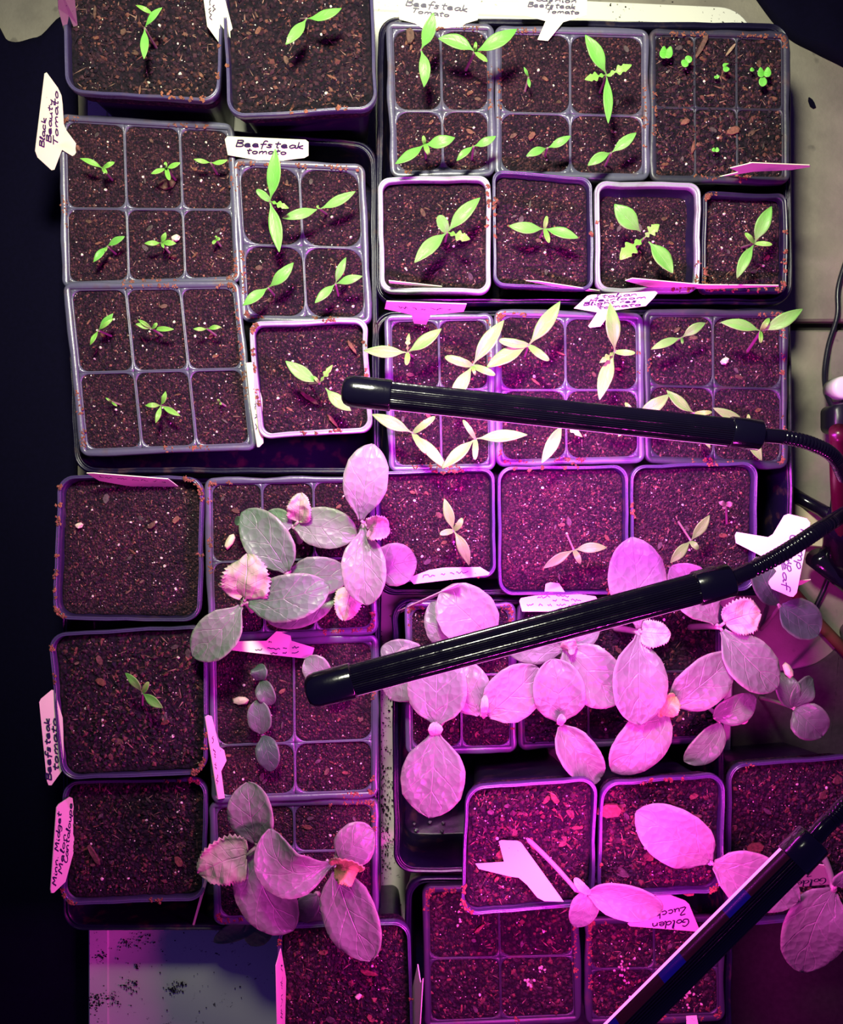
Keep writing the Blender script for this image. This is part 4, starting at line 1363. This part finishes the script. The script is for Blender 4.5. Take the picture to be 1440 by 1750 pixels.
# ================================================================ plant tags
T = []
T.append(Tag('lilac-lit tag at the corner of the tall pot, cut by the frame', [(97, -30), (99, 14), (111, 60), (117, 25), (129, 55), (132, 42), (124, -30)], (128, 55, 0.100), (104, 0, 0.135)).scribble([((105, 26), (104, -4), 8)], 0.0009))
T.append(Tag('white tag between the two tall pots, cut by the frame', [(344, -30), (354, 45), (374, 73), (376, 41), (398, 71), (399, 56), (377, -30)], (398, 70, 0.106), (350, 0, 0.122)).scribble([((360, 34), (356, -6), 7), ((366, 20), (364, -6), 5)]))
T.append(Tag('white tag with black lettering leaning out over the black layer', [(76, 126), (80, 124), (99, 150), (105, 163), (107, 178), (109, 212), (113, 222), (130, 245), (129, 254), (132, 272), (106, 256), (93, 290), (88, 291), (64, 269), (60, 258), (61, 248)], (131, 262, 0.082), (78, 200, 0.104))
         .write([('Black', (75, 252), (79, 200), 8), ('Beauty', (87, 244), (90, 168), 8), ('Tomato', (99, 250), (99, 154), 8)]))
T.append(Tag('white tag with purple handwriting tilted above the grey-star pack', [(384, 238), (388, 233), (522, 239), (527, 243), (527, 266), (520, 270), (486, 274), (474, 278), (468, 284), (447, 285), (440, 274), (389, 265)], (457, 284, 0.083), (455, 236, 0.094))
         .write([('Beefsteak', (402, 250), (520, 254), 11), ('tomato', (420, 262), (490, 264), 9)]))
T.append(Tag('white handwritten tag on the board beside the upright twisted seedling', [(680, -40), (820, -40), (816, 34), (796, 40), (786, 47), (724, 50), (709, 40), (682, 33)], (750, 50, 0.084), (750, -10, 0.092))
         .write([('Beefsteak', (692, 9), (800, 20), 11), ('Tomato', (702, 21), (768, 29), 8)]))
T.append(Tag('white three-line tag on the board above the middle four-cell pack', [(886, -40), (1004, -40), (1002, 26), (962, 38), (936, 70), (918, 68), (932, 36), (888, 24)], (926, 68, 0.083), (945, -10, 0.094))
         .write([('Cushion', (914, 1), (986, 5), 8), ('Beefsteak', (901, 11), (984, 15), 8), ('Tomato', (932, 22), (990, 24), 7)]))
T.append(Tag('purple tag seen on edge over the dark sprout pack corner', [(1220, 303), (1262, 293), (1247, 286), (1285, 277), (1383, 281), (1384, 284), (1352, 289), (1287, 292)], (1300, 303, 0.080), (1300, 276, 0.112)))
T.append(Tag('thin tag edge inside the first small pot', [(664, 480), (755, 490), (756, 494), (665, 484)], (710, 494, 0.082), (710, 480, 0.100)))
T.append(Tag('thin tag edge inside the orange-fibre pot', [(898, 480), (920, 481), (1036, 499), (1035, 502), (960, 492)], (965, 503, 0.084), (965, 480, 0.101)))
T.append(Tag('magenta tag on edge along the front rim of the dark-walled pot', [(1068, 480), (1080, 476), (1200, 487), (1330, 488), (1330, 490), (1214, 494), (1108, 491)], (1200, 495, 0.086), (1200, 475, 0.112)))
T.append(Tag('magenta shaded tag above the pack crossed by the bar', [(657, 528), (660, 515), (797, 520), (792, 533), (736, 538), (728, 555), (707, 553), (703, 538)], (717, 555, 0.083), (725, 516, 0.118)).scribble([((680, 526), (770, 530), 5)]))
T.append(Tag('pink tag with four handwritten lines above the upper bar', [(980, 527), (1003, 506), (1010, 504), (1119, 498), (1123, 501), (1117, 509), (1103, 523), (1046, 531), (1026, 558), (1002, 561), (1020, 534)], (1012, 560, 0.083), (1060, 500, 0.106))
         .write([('Italian', (1014, 510), (1090, 505), 6), ('Heirloom', (1006, 516), (1104, 510), 5), ('Blight res.', (996, 522), (1094, 516), 5), ('tomato', (1020, 528), (1096, 522), 5)], 0.0005))
T.append(Tag('long white tag standing beside the small grey pot', [(421, 620), (430, 619), (448, 682), (450, 757), (443, 764), (440, 764), (428, 690)], (420, 690, 0.098), (452, 690, 0.086)).scribble([((438, 735), (436, 680), 6)]))
T.append(Tag('purple tag lying along the rim of the bare-soil pot', [(148, 809), (160, 809), (287, 819), (306, 833), (242, 835), (226, 832), (170, 822)], (230, 836, 0.090), (230, 808, 0.116)).scribble([((170, 815), (282, 824), 3)]))
T.append(Tag('white tag lying along the front rim of the purple-rimmed pot', [(697, 988), (733, 974), (745, 972), (757, 970), (820, 969), (837, 979), (834, 983), (707, 998)], (766, 969, 0.088), (766, 998, 0.092)).scribble([((722, 985), (800, 977), 5)]))
T.append(Tag('white tag with stem towards the fine compost pot', [(932, 998), (940, 995), (955, 997), (965, 1012), (1017, 1019), (1022, 1026), (1020, 1031), (1003, 1040), (953, 1045), (892, 1045), (887, 1027), (890, 1022), (930, 1015)], (945, 996, 0.088), (950, 1045, 0.096)).scribble([((918, 1020), (982, 1018), 5), ((944, 1027), (1002, 1025), 5), ((900, 1034), (996, 1034), 6), ((952, 1040), (984, 1039), 4)]))
T.append(Tag('white tag lying between the two packs below the frilled leaf', [(390, 1108), (400, 1096), (455, 1095), (472, 1079), (495, 1080), (498, 1095), (537, 1107), (532, 1124), (526, 1126), (393, 1111)], (484, 1079, 0.086), (470, 1122, 0.092)).scribble([((436, 1110), (520, 1106), 5), ((462, 1116), (514, 1114), 4)]))
T.append(Tag('large white tag with sideways lettering crossed by the lower gooseneck', [(1255, 915), (1258, 909), (1264, 910), (1312, 918), (1320, 913), (1339, 881), (1347, 878), (1378, 886), (1384, 893), (1383, 902), (1361, 1013), (1355, 1020), (1348, 1019), (1318, 1006), (1313, 998), (1311, 966), (1304, 952), (1257, 928)], (1257, 919, 0.085), (1350, 950, 0.104))
         .write([('Tromp', (1368, 898), (1360, 974), 14), ('Cucup', (1350, 912), (1344, 978), 14), ('tleaf', (1334, 936), (1338, 1008), 12)], 0.0008))
T.append(Tag('purple tag tip poking out beyond the large lettered tag', [(1350, 994), (1385, 991), (1366, 1001), (1352, 1003)], (1350, 1003, 0.084), (1352, 990, 0.094)))
T.append(Tag('cream tag leaning out of the chunky soil pot', [(67, 1200), (70, 1194), (88, 1179), (93, 1180), (107, 1227), (108, 1250), (109, 1313), (88, 1342), (83, 1342), (80, 1334)], (110, 1265, 0.102), (70, 1265, 0.106))
         .write([('Beefsteak', (88, 1334), (84, 1226), 9), ('tomato', (100, 1318), (96, 1226), 9)], 0.0009))
T.append(Tag('lilac tag with three written lines in the lowest pot of the column', [(97, 1380), (101, 1374), (119, 1362), (124, 1364), (129, 1403), (126, 1456), (112, 1507), (92, 1526), (88, 1526), (87, 1520)], (128, 1440, 0.084), (90, 1440, 0.108))
         .write([('Minn. Midget', (96, 1514), (105, 1388), 7), ('Melon', (106, 1494), (113, 1424), 7), ('Cantaloupe', (115, 1476), (124, 1372), 7)], 0.0009))
T.append(Tag('slim pink tag on edge at the side of the reddish soil pack', [(351, 1225), (356, 1222), (362, 1224), (375, 1276), (383, 1282), (387, 1300), (378, 1318), (384, 1364), (373, 1366)], (350, 1300, 0.108), (388, 1300, 0.082)).scribble([((372, 1340), (362, 1250), 4)]))
T.append(Tag('fallen pink tag under the leaning squash stem', [(852, 1438), (856, 1436), (884, 1437), (890, 1440), (963, 1541), (930, 1540), (918, 1534), (900, 1512), (886, 1500), (871, 1498), (818, 1485), (812, 1476), (861, 1473)], (812, 1478, 0.1255), (960, 1540, 0.140)))
T.append(Tag('white upside-down tag at the tip of the twisted leaf', [(1072, 1579), (1121, 1530), (1130, 1528), (1144, 1529), (1170, 1539), (1177, 1545), (1195, 1589), (1189, 1592), (1076, 1583)], (1130, 1592, 0.0866), (1135, 1530, 0.0900))
         .write([('Golden', (1178, 1570), (1112, 1578), 12), ('Zucch', (1172, 1550), (1118, 1560), 12)], 0.0009))
T.append(Tag('pale upside-down tag beside the hanging pink leaf', [(1345, 1512), (1386, 1479), (1392, 1477), (1408, 1479), (1412, 1484), (1420, 1511), (1352, 1517)], (1382, 1517, 0.085), (1390, 1478, 0.105))
         .write([('Golden', (1412, 1500), (1348, 1508), 10), ('Zucch', (1388, 1487), (1340, 1494), 10)], 0.0008))
T.append(Tag('pink tag standing at the inner side of the bottom pot, on the board side', [(480, 1621), (472, 1650), (475, 1790), (486, 1790), (489, 1672)], (490, 1700, 0.092), (471, 1700, 0.122)).scribble([((481, 1740), (481, 1650), 4)]))
T.append(Tag('pink tag standing between the bottom pot and the sown pack', [(713, 1648), (705, 1686), (705, 1790), (715, 1790), (722, 1672), (718, 1680)], (703, 1700, 0.092), (723, 1700, 0.120)))
T.append(Tag('small pink tag end at the bottom of the frame', [(1172, 1736), (1190, 1735), (1200, 1790), (1174, 1790)], (1180, 1735, 0.085), (1186, 1790, 0.100)))
T.append(Tag('narrow tag on edge leaning across the squash tray corner', [(664, 1052), (668, 1055), (786, 1001), (783, 998)], (724, 1030, 0.084), (722, 1022, 0.108)))
T.append(Tag('thin tag edge sticking out below the serrated squash leaf', [(352, 1494), (357, 1495), (330, 1588), (327, 1587)], (330, 1588, 0.060), (354, 1494, 0.100)))
for tg in T:
    tg.done()


# ================================================================ the grow lamp
def frame(A, B, roll):
    tdir = (B - A).normalized()
    side = tdir.cross(Vector((0, 0, 1))).normalized()
    up = side.cross(tdir).normalized()
    c, s = math.cos(roll), math.sin(roll)
    return tdir, side * c - up * s, up * c + side * s


def ring(c, u, w, r, n, rib=0.0, a0=0.0, a1=2 * math.pi):
    out = []
    for k in range(n):
        a = a0 + (a1 - a0) * k / n
        rr = r * (1 - (rib if (k % 2) else 0.0))
        out.append(c + rr * (math.cos(a) * u + math.sin(a) * w))
    return out


lamp = empty('grow_lamp', (0, 0, 0), 'black gooseneck grow lamp with three ribbed tubular bars lit purple', 'grow lamp')


def lamp_bar(label, pa, za, pb, zb, r_px, f_cap, f_col, roll, neck_pts, power, led_col, gleam=False):
    """pa: free end in pixels, pb: end of the collar; f_cap / f_col: where cap and collar begin along the bar"""
    A, B = P(pa[0], pa[1], za), P(pb[0], pb[1], zb)
    r = r_px * (HC - za) / F_PX
    td, sd, up = frame(A, B, roll)
    L = (B - A).length
    body = MB()
    n = 72
    # ribbed housing: a tube with a flat window on the underside
    b0, b1 = A + td * (L * f_cap - 0.004), A + td * (L * f_col + 0.003)
    a0, a1 = math.radians(-13), math.radians(193)

    def sect(c, rr, rib):
        out = []
        for k in range(n):
            a = a0 + (a1 - a0) * k / (n - 1)
            q = rr * (1 - (rib if (k % 3 == 1 and 6 < k < n - 7) else 0))
            out.append(c + q * (math.cos(a) * sd + math.sin(a) * up))
        return out
    body.loops([sect(b0, r, 0.045), sect(b1, r, 0.045)], close=True, cap_first=True, cap_last=True)
    bo = body.build('lamp_bar', M['lamp'], lamp, False)
    bo['label'] = label
    # diffuser window below the housing
    df = MB()
    hw = r * 0.985
    c0 = b0 - up * (r * 0.20)
    c1 = b1 - up * (r * 0.20)

    def win(c):
        return [c + sd * hw + up * 0.0004, c + sd * hw * 0.96 - up * (r * 0.22), c + sd * hw * 0.60 - up * (r * 0.55), c - sd * hw * 0.60 - up * (r * 0.55),
                c - sd * hw * 0.96 - up * (r * 0.22), c - sd * hw + up * 0.0004]
    df.loops([win(c0), win(c1)], close=True, cap_first=True, cap_last=True)
    df.build('diffuser', M['diffuser'], bo, False)
    if gleam:           # glowing segments that imitate red and blue reflections on the glossy housing
        nseg = 13
        for k in range(nseg):
            s0, s1 = k / nseg, (k + 1) / nseg
            mbs = MB()
            rows = []
            for ang in (150, 160, 170, 180, 189):
                a = math.radians(ang)
                off = r * 1.004 * (math.cos(a) * sd + math.sin(a) * up)
                rows.append([b0.lerp(b1, s0) + off, b0.lerp(b1, s1) + off])
            mbs.loops(rows, close=False)
            mbs.build('gleam_segment', M['gleam_blue' if k % 3 == 1 else 'gleam_red'], bo)
    # rounded end cap
    cp = MB()
    cl = L * f_cap
    R2 = r * 1.13
    prof_c = [(0.0, 0.30), (0.015, 0.60), (0.06, 0.82), (0.14, 0.95), (0.25, 1.0), (0.97, 1.0), (1.0, 0.97), (1.0, 0.80)]
    cp.loops([ring(A + td * (cl * s), sd, up, R2 * k, 40) for s, k in prof_c], cap_first=True, cap_last=True)
    cp.build('end_cap', M['lamp_cap'], bo)
    # collar and short neck tube
    co = MB()
    s0 = L * f_col
    co.loops([ring(A + td * (s0 + (L - s0) * s), sd, up, r * k, 40) for s, k in ((0, .9), (0, 1.08), (.04, 1.12), (.93, 1.10), (.98, 1.0), (1, .8))], cap_first=True, cap_last=True)
    co.build('collar', M['lamp_cap'], bo)
    # gooseneck
    pts = [B - td * 0.003] + [P(x, y, z) for (x, y, z) in neck_pts]
    path = catmull(pts, 70)
    nk = MB()
    rad = []
    acc = 0.0
    rn = r * 0.52
    for i in range(len(path)):
        if i:
            acc += (path[i] - path[i - 1]).length
        if acc < 0.014:
            rad.append(rn * 1.02)
        else:
            rad.append(rn * (0.84 + 0.20 * abs(math.sin(acc / 0.0024 * math.pi))))
    nk.tube(path, rad, 14)
    nk.build('gooseneck', M['lamp'], bo)
    # the light the LEDs give
    mid = (b0 + b1) * 0.5 - up * (r * 0.95)
    d = bpy.data.lights.new('led_light', 'AREA')
    d.shape = 'RECTANGLE'
    d.size = (b1 - b0).length
    d.size_y = r * 1.3
    d.energy = power
    d.color = led_col
    d.spread = math.radians(175)
    lo = bpy.data.objects.new('led_light', d)
    COL.objects.link(lo)
    m = lo.matrix_world.copy().to_3x3()
    from mathutils import Matrix
    rot = Matrix((td, up.cross(td), up)).transposed()
    lo.matrix_world = Matrix.Translation(mid) @ rot.to_4x4()
    lo.parent = bo
    return bo


lamp_bar('upper lamp bar', (584, 667), 0.235, (1300, 744), 0.235, 24.0, 0.118, 0.925, math.radians(-8), [(1345, 748, .234), (1390, 760, .228), (1424, 780, .215), (1442, 815, .180)], LED_POWER * 1.05, (0.92, 0.045, 1.0))
lamp_bar('lower lamp bar', (523, 1184), 0.255, (1250, 990), 0.255, 27.0, 0.112, 0.915, math.radians(-22), [(1300, 966, .254), (1350, 938, .250), (1400, 905, .238), (1446, 876, .200)], LED_POWER * 0.42, (0.95, 0.045, 0.92))
lamp_bar('lowest lamp bar with blue and red gleam', (842, 1982), 0.265, (1392, 1432), 0.265, 28.0, 0.10, 0.93, math.radians(19), [(1408, 1412, .264), (1436, 1384, .260), (1480, 1320, .240), (1490, 1100, .190)], LED_POWER * 1.15, (1.0, 0.035, 0.70), True)

# stand: pole with red LED light put into its colour, hub, legs
mb = MB()
mb.tube(catmull([P(1437, 960, .030), P(1436, 900, .075), P(1433, 820, .130), P(1432, 735, .165)], 8), 0.0052, 16)
mb.build('stand_pole', M['pole'], lamp)
mb = MB()
mb.tube([P(1440, 962, .020), P(1438, 940, .032), P(1436, 905, .060), P(1436, 880, .080)], [0.014, 0.0135, 0.012, 0.0085], 20)
mb.build('stand_hub', M['lamp'], lamp)
for pts, r0 in (([(1346, 840, .006), (1378, 858, .012), (1404, 872, .020), (1436, 892, .036)], 0.0050), ([(1392, 952, .030), (1440, 992, .016), (1560, 1090, .006)], 0.0070), ([(1440, 930, .03), (1520, 850, .02), (1620, 770, .006)], 0.0060)):
    mb = MB()
    mb.tube([P(*p) for p in pts], [r0 * 1.15] + [r0] * (len(pts) - 2) + [r0 * 1.2], 12)
    mb.build('stand_leg', M['lamp'], lamp)
set_parts(lamp, P(1440, 950, 0.0))

# controller on its cable and the plug tag beside it
e = empty('lamp_controller', (0, 0, 0), 'black inline lamp controller with a white knob hanging beside the pole', 'controller')
mb = MB()
cc = [P(1421, 692, .040), P(1450, 686, .040), P(1450, 742, .040), P(1421, 736, .040)]
mb.loops([at_z(round_loop(inset_quad(cc, i), 0.004, 4, 3), z) for i, z in ((0.002, 0.020), (0, 0.022), (0, 0.040), (0.002, 0.043))], cap_first=True, cap_last=True)
mb.build('controller_box', M['cable'], e)
mb = MB()
kc = P(1436, 664, .030)
mb.loops([ring(kc + Vector((0, 0, z)), Vector((1, 0, 0)), Vector((0, 1, 0)), 0.0088 * k, 28) for z, k in ((-0.010, 1), (0.004, 1), (0.0065, 0.93), (0.0075, 0.75))], cap_first=True, cap_last=True)
mb.build('white_knob', M['white_knob'], e)
set_parts(e, P(1430, 700, 0.0))


def cable(label, pts, r=0.0019, name='power_cable'):
    mb = MB()
    mb.tube(catmull([P(*p) for p in pts], 10), r, 10)
    tag(mb.build(name, M['cable'], None), label, 'cable', 'lamp cables')


cable('black cable curving down to the controller over the floor slab', [(1450, 430, .004), (1432, 490, .004), (1430, 540, .004), (1415, 590, .005), (1408, 640, .010), (1413, 675, .022), (1424, 700, .034)])
cable('black cable dropping from the red-lit pole to the tripod leg', [(1436, 770, .06), (1430, 810, .045), (1424, 850, .028), (1420, 885, .018)])
cable('black cable slanting down from the tripod hub to the stick', [(1432, 940, .030), (1424, 962, .018), (1408, 1005, .006), (1390, 1044, .003)])
mb = MB()
mb.tube([P(1352, 1006, .007), P(1400, 1066, .007), P(1470, 1140, .007)], [0.0042, 0.0045, 0.0045], 10)
tag(mb.build('wooden_stick', M['wood']), 'brown wooden stick lying on the floor below the tripod', 'stick')
mb = MB()
pp = [P(1352, 862, .002), P(1395, 875, .002), P(1425, 905, .002), P(1400, 935, .002), P(1350, 930, .002)]
tag(slab('wood_offcut', pp, 0.0005, 0.010, 'seed', None, 0.001), 'pale wood offcut on the floor under the tripod leg', 'wood')
# flake of bark on the floor slab
tag(add_piece('floor_flake', chip_mesh('floor_flake', 'chip', 'layer'), P(1387, 176, 0.0015), 0.0048, None, 2.1), 'small black flake on the bare floor slab', 'flake')


# ================================================================ single pieces one can make out on the soil
BIG = {'chip': [chip_mesh('bark_flake', 'chip', m) for m in ('bark_red', 'bark_brown', 'bark_grey')], 'sliver': [chip_mesh('bark_sliver', 'sliver', m) for m in ('bark_red', 'bark_brown', 'straw')],
       'pebble': [chip_mesh('pebble', 'grain', 'seed')]}
for (x, y, z, size_px, rot, kind, var, what) in (
        (283, 314, SP, 18, 0.1, 'chip', 1, 'brown bark flake under the four-leaf seedling'), (263, 71, 0.106, 10, -0.7, 'chip', 0, 'reddish bark flake below the leaf in the tall pot'),
        (239, 155, 0.106, 9, 1.4, 'sliver', 0, 'upright red bark sliver near the rim of the tall pot'), (162, 22, 0.106, 12, 1.5, 'sliver', 1, 'brown sliver near the lilac tag in the tall pot'),
        (1252, 223, SP, 13, 0.2, 'chip', 0, 'broad pinkish bark flake in the dark sprout pack'), (1184, 253, SP, 14, 1.4, 'sliver', 0, 'orange bark sliver in the dark sprout pack'),
        (1198, 80, SP, 22, 1.1, 'sliver', 1, 'long tan bark strip at the top of the sprout pack'), (1249, 84, SP, 15, 0.9, 'sliver', 2, 'pale seed-like sliver beside the tan strip'),
        (1170, 208, SP, 9, 0.3, 'chip', 0, 'small red flake at the side of the sprout pack'), (600, 592, 0.086, 17, -1.0, 'sliver', 0, 'slanting red sliver in the pot under the bar tip'),
        (528, 680, 0.086, 20, -0.6, 'sliver', 1, 'brown leaf-like sliver under the seedling at the bar tip'), (567, 718, 0.086, 16, -0.9, 'sliver', 0, 'lower red sliver in the pot under the bar tip'),
        (914, 652, SP, 12, -0.7, 'sliver', 0, 'red sliver in the middle cell above the upper bar'), (957, 604, SP, 10, -0.4, 'sliver', 0, 'orange sliver beside the divider above the upper bar'),
        (1040, 1385, 0.1255, 24, 0.1, 'chip', 0, 'large blocky bark chip in the deep pot with the fallen tag'), (1290, 1448, 0.085, 16, 0.2, 'chip', 0, 'flat red flake in the shaded deep pot'),
        (1310, 1386, 0.085, 9, -0.6, 'chip', 2, 'small pink flake in the shaded deep pot'), (1176, 1525, 0.1255, 12, 0.0, 'chip', 0, 'pink flake near the front rim of the second deep pot'),
        (628, 1663, 0.094, 18, -0.15, 'sliver', 0, 'pink bark sliver in the bottom pot'), (612, 1703, 0.094, 6, 0.4, 'pebble', 0, 'small pink pebble in the bottom pot'),
        (818, 1588, SP, 14, 0.7, 'sliver', 0, 'pink sliver in the first cell of the sown pack'), (300, 407, SP, 8, 0.3, 'pebble', 0, 'tan pebble beside the cross-shaped seedling'),
        (1238, 617, SP, 8, 0.5, 'pebble', 0, 'orange-white pebble below the long pink stem'), (908, 232, SP, 9, 0.9, 'chip', 0, 'orange flake in the lower cell below the thin sprout'),
        (700, 62, SP, 15, 1.5, 'chip', 1, 'large brown bark block in the orange compost pack'), (172, 1165, 0.099, 11, -0.5, 'chip', 0, 'red flake at the side of the chunky soil pot'),
        (258, 898, 0.0945, 9, 0.5, 'chip', 1, 'brown flake in the bare-soil pot'), (135, 898, 0.0945, 7, 0.2, 'pebble', 0, 'tan pebble near the side of the bare-soil pot'),
        (160, 1460, 0.086, 20, -1.0, 'sliver', 1, 'dark brown sliver in the lowest pot of the column'), (305, 1472, 0.086, 11, -1.0, 'chip', 0, 'red flake in the lowest pot of the column')):
    me = BIG[kind][var]
    o = add_piece(me.name.split('.')[0], me, P(x, y, z + 0.0018), size_px * (HC - z) / F_PX, None, rot)
    o.rotation_euler[0] *= 0.3
    o.rotation_euler[1] *= 0.3
    tag(o, what, 'pebble' if kind == 'pebble' else 'bark', 'loose pieces lying on the soil')

# soil spilt on the white board: specks too small to count, one object
sx, sy = [], []
for (x, y, n, sp) in ((245, 1598, 60, 12), (216, 1612, 26, 5), (172, 1634, 30, 7), (160, 1712, 90, 9), (192, 1706, 60, 9), (222, 1684, 60, 7), (298, 1690, 70, 6), (310, 1682, 16, 3), (234, 1650, 20, 3),
                      (300, 1660, 120, 90), (658, 1180, 60, 9), (656, 1330, 160, 9), (655, 1440, 160, 8), (664, 1550, 60, 10), (1000, 26, 60, 60), (1180, 38, 20, 30)):
    for _ in range(n):
        sx.append(R.gauss(x, sp)); sy.append(R.gauss(y, sp * (5 if x in (656, 655, 658) else 0.9)))
keep = [(x, y) for x, y in zip(sx, sy) if (152 < x < 470 and y > 1592) or (648 < x < 690 and 1000 < y < 1600) or (650 < x < 1230 and y < 60)]
pp = [P(x, y, Z_BOARD) for x, y in keep]
n = len(pp)
q = NPR.uniform(0.0003, 0.0012, n) * NPR.uniform(0.5, 1.0, n)
V, Fc, C = octs(np.array([p.x for p in pp]), np.array([p.y for p in pp]), Z_BOARD + 0.0002 + q * 0.5, np.stack([q, q * 0.8, q * 0.4], -1), NPR.uniform(0, 6, n), NPR.uniform(-0.3, 0.3, n), np.tile((0.012, 0.008, 0.010), (n, 1)))
o = new_obj('spilled_soil', V.tolist(), Fc.tolist(), M['crumb'], None, False)
at = o.data.color_attributes.new('Col', 'FLOAT_COLOR', 'POINT')
at.data.foreach_set('color', np.concatenate([C, np.ones((len(C), 1))], 1).astype(np.float32).ravel())
stuff(o)
tag(o, 'dark specks of soil spilt over the bare parts of the white board', 'soil')

# water drops on the floor of the empty tray end
t = NT('water_drop')
t.set(Base_Color=(0.9, 0.9, 0.95), Roughness=0.02, Specular_IOR_Level=0.8, Transmission_Weight=0.9)
dm = chip_mesh('water_drop', 'grain', 'seed')
dm.materials[0] = t.m
dm.polygons.foreach_set('use_smooth', [True] * len(dm.polygons))
for (x, y) in ((708, 1408), (712, 1418), (758, 1406), (755, 1420), (723, 1438), (711, 1450), (735, 1405), (690, 1440)):
    o = add_piece('water_drop', dm, P(x, y, 0.0222), R.uniform(0.0010, 0.0018), None)
    tag(o, 'tiny water drop on the bottom of the empty wet tray end', 'water drop', 'drops in the wet tray end')
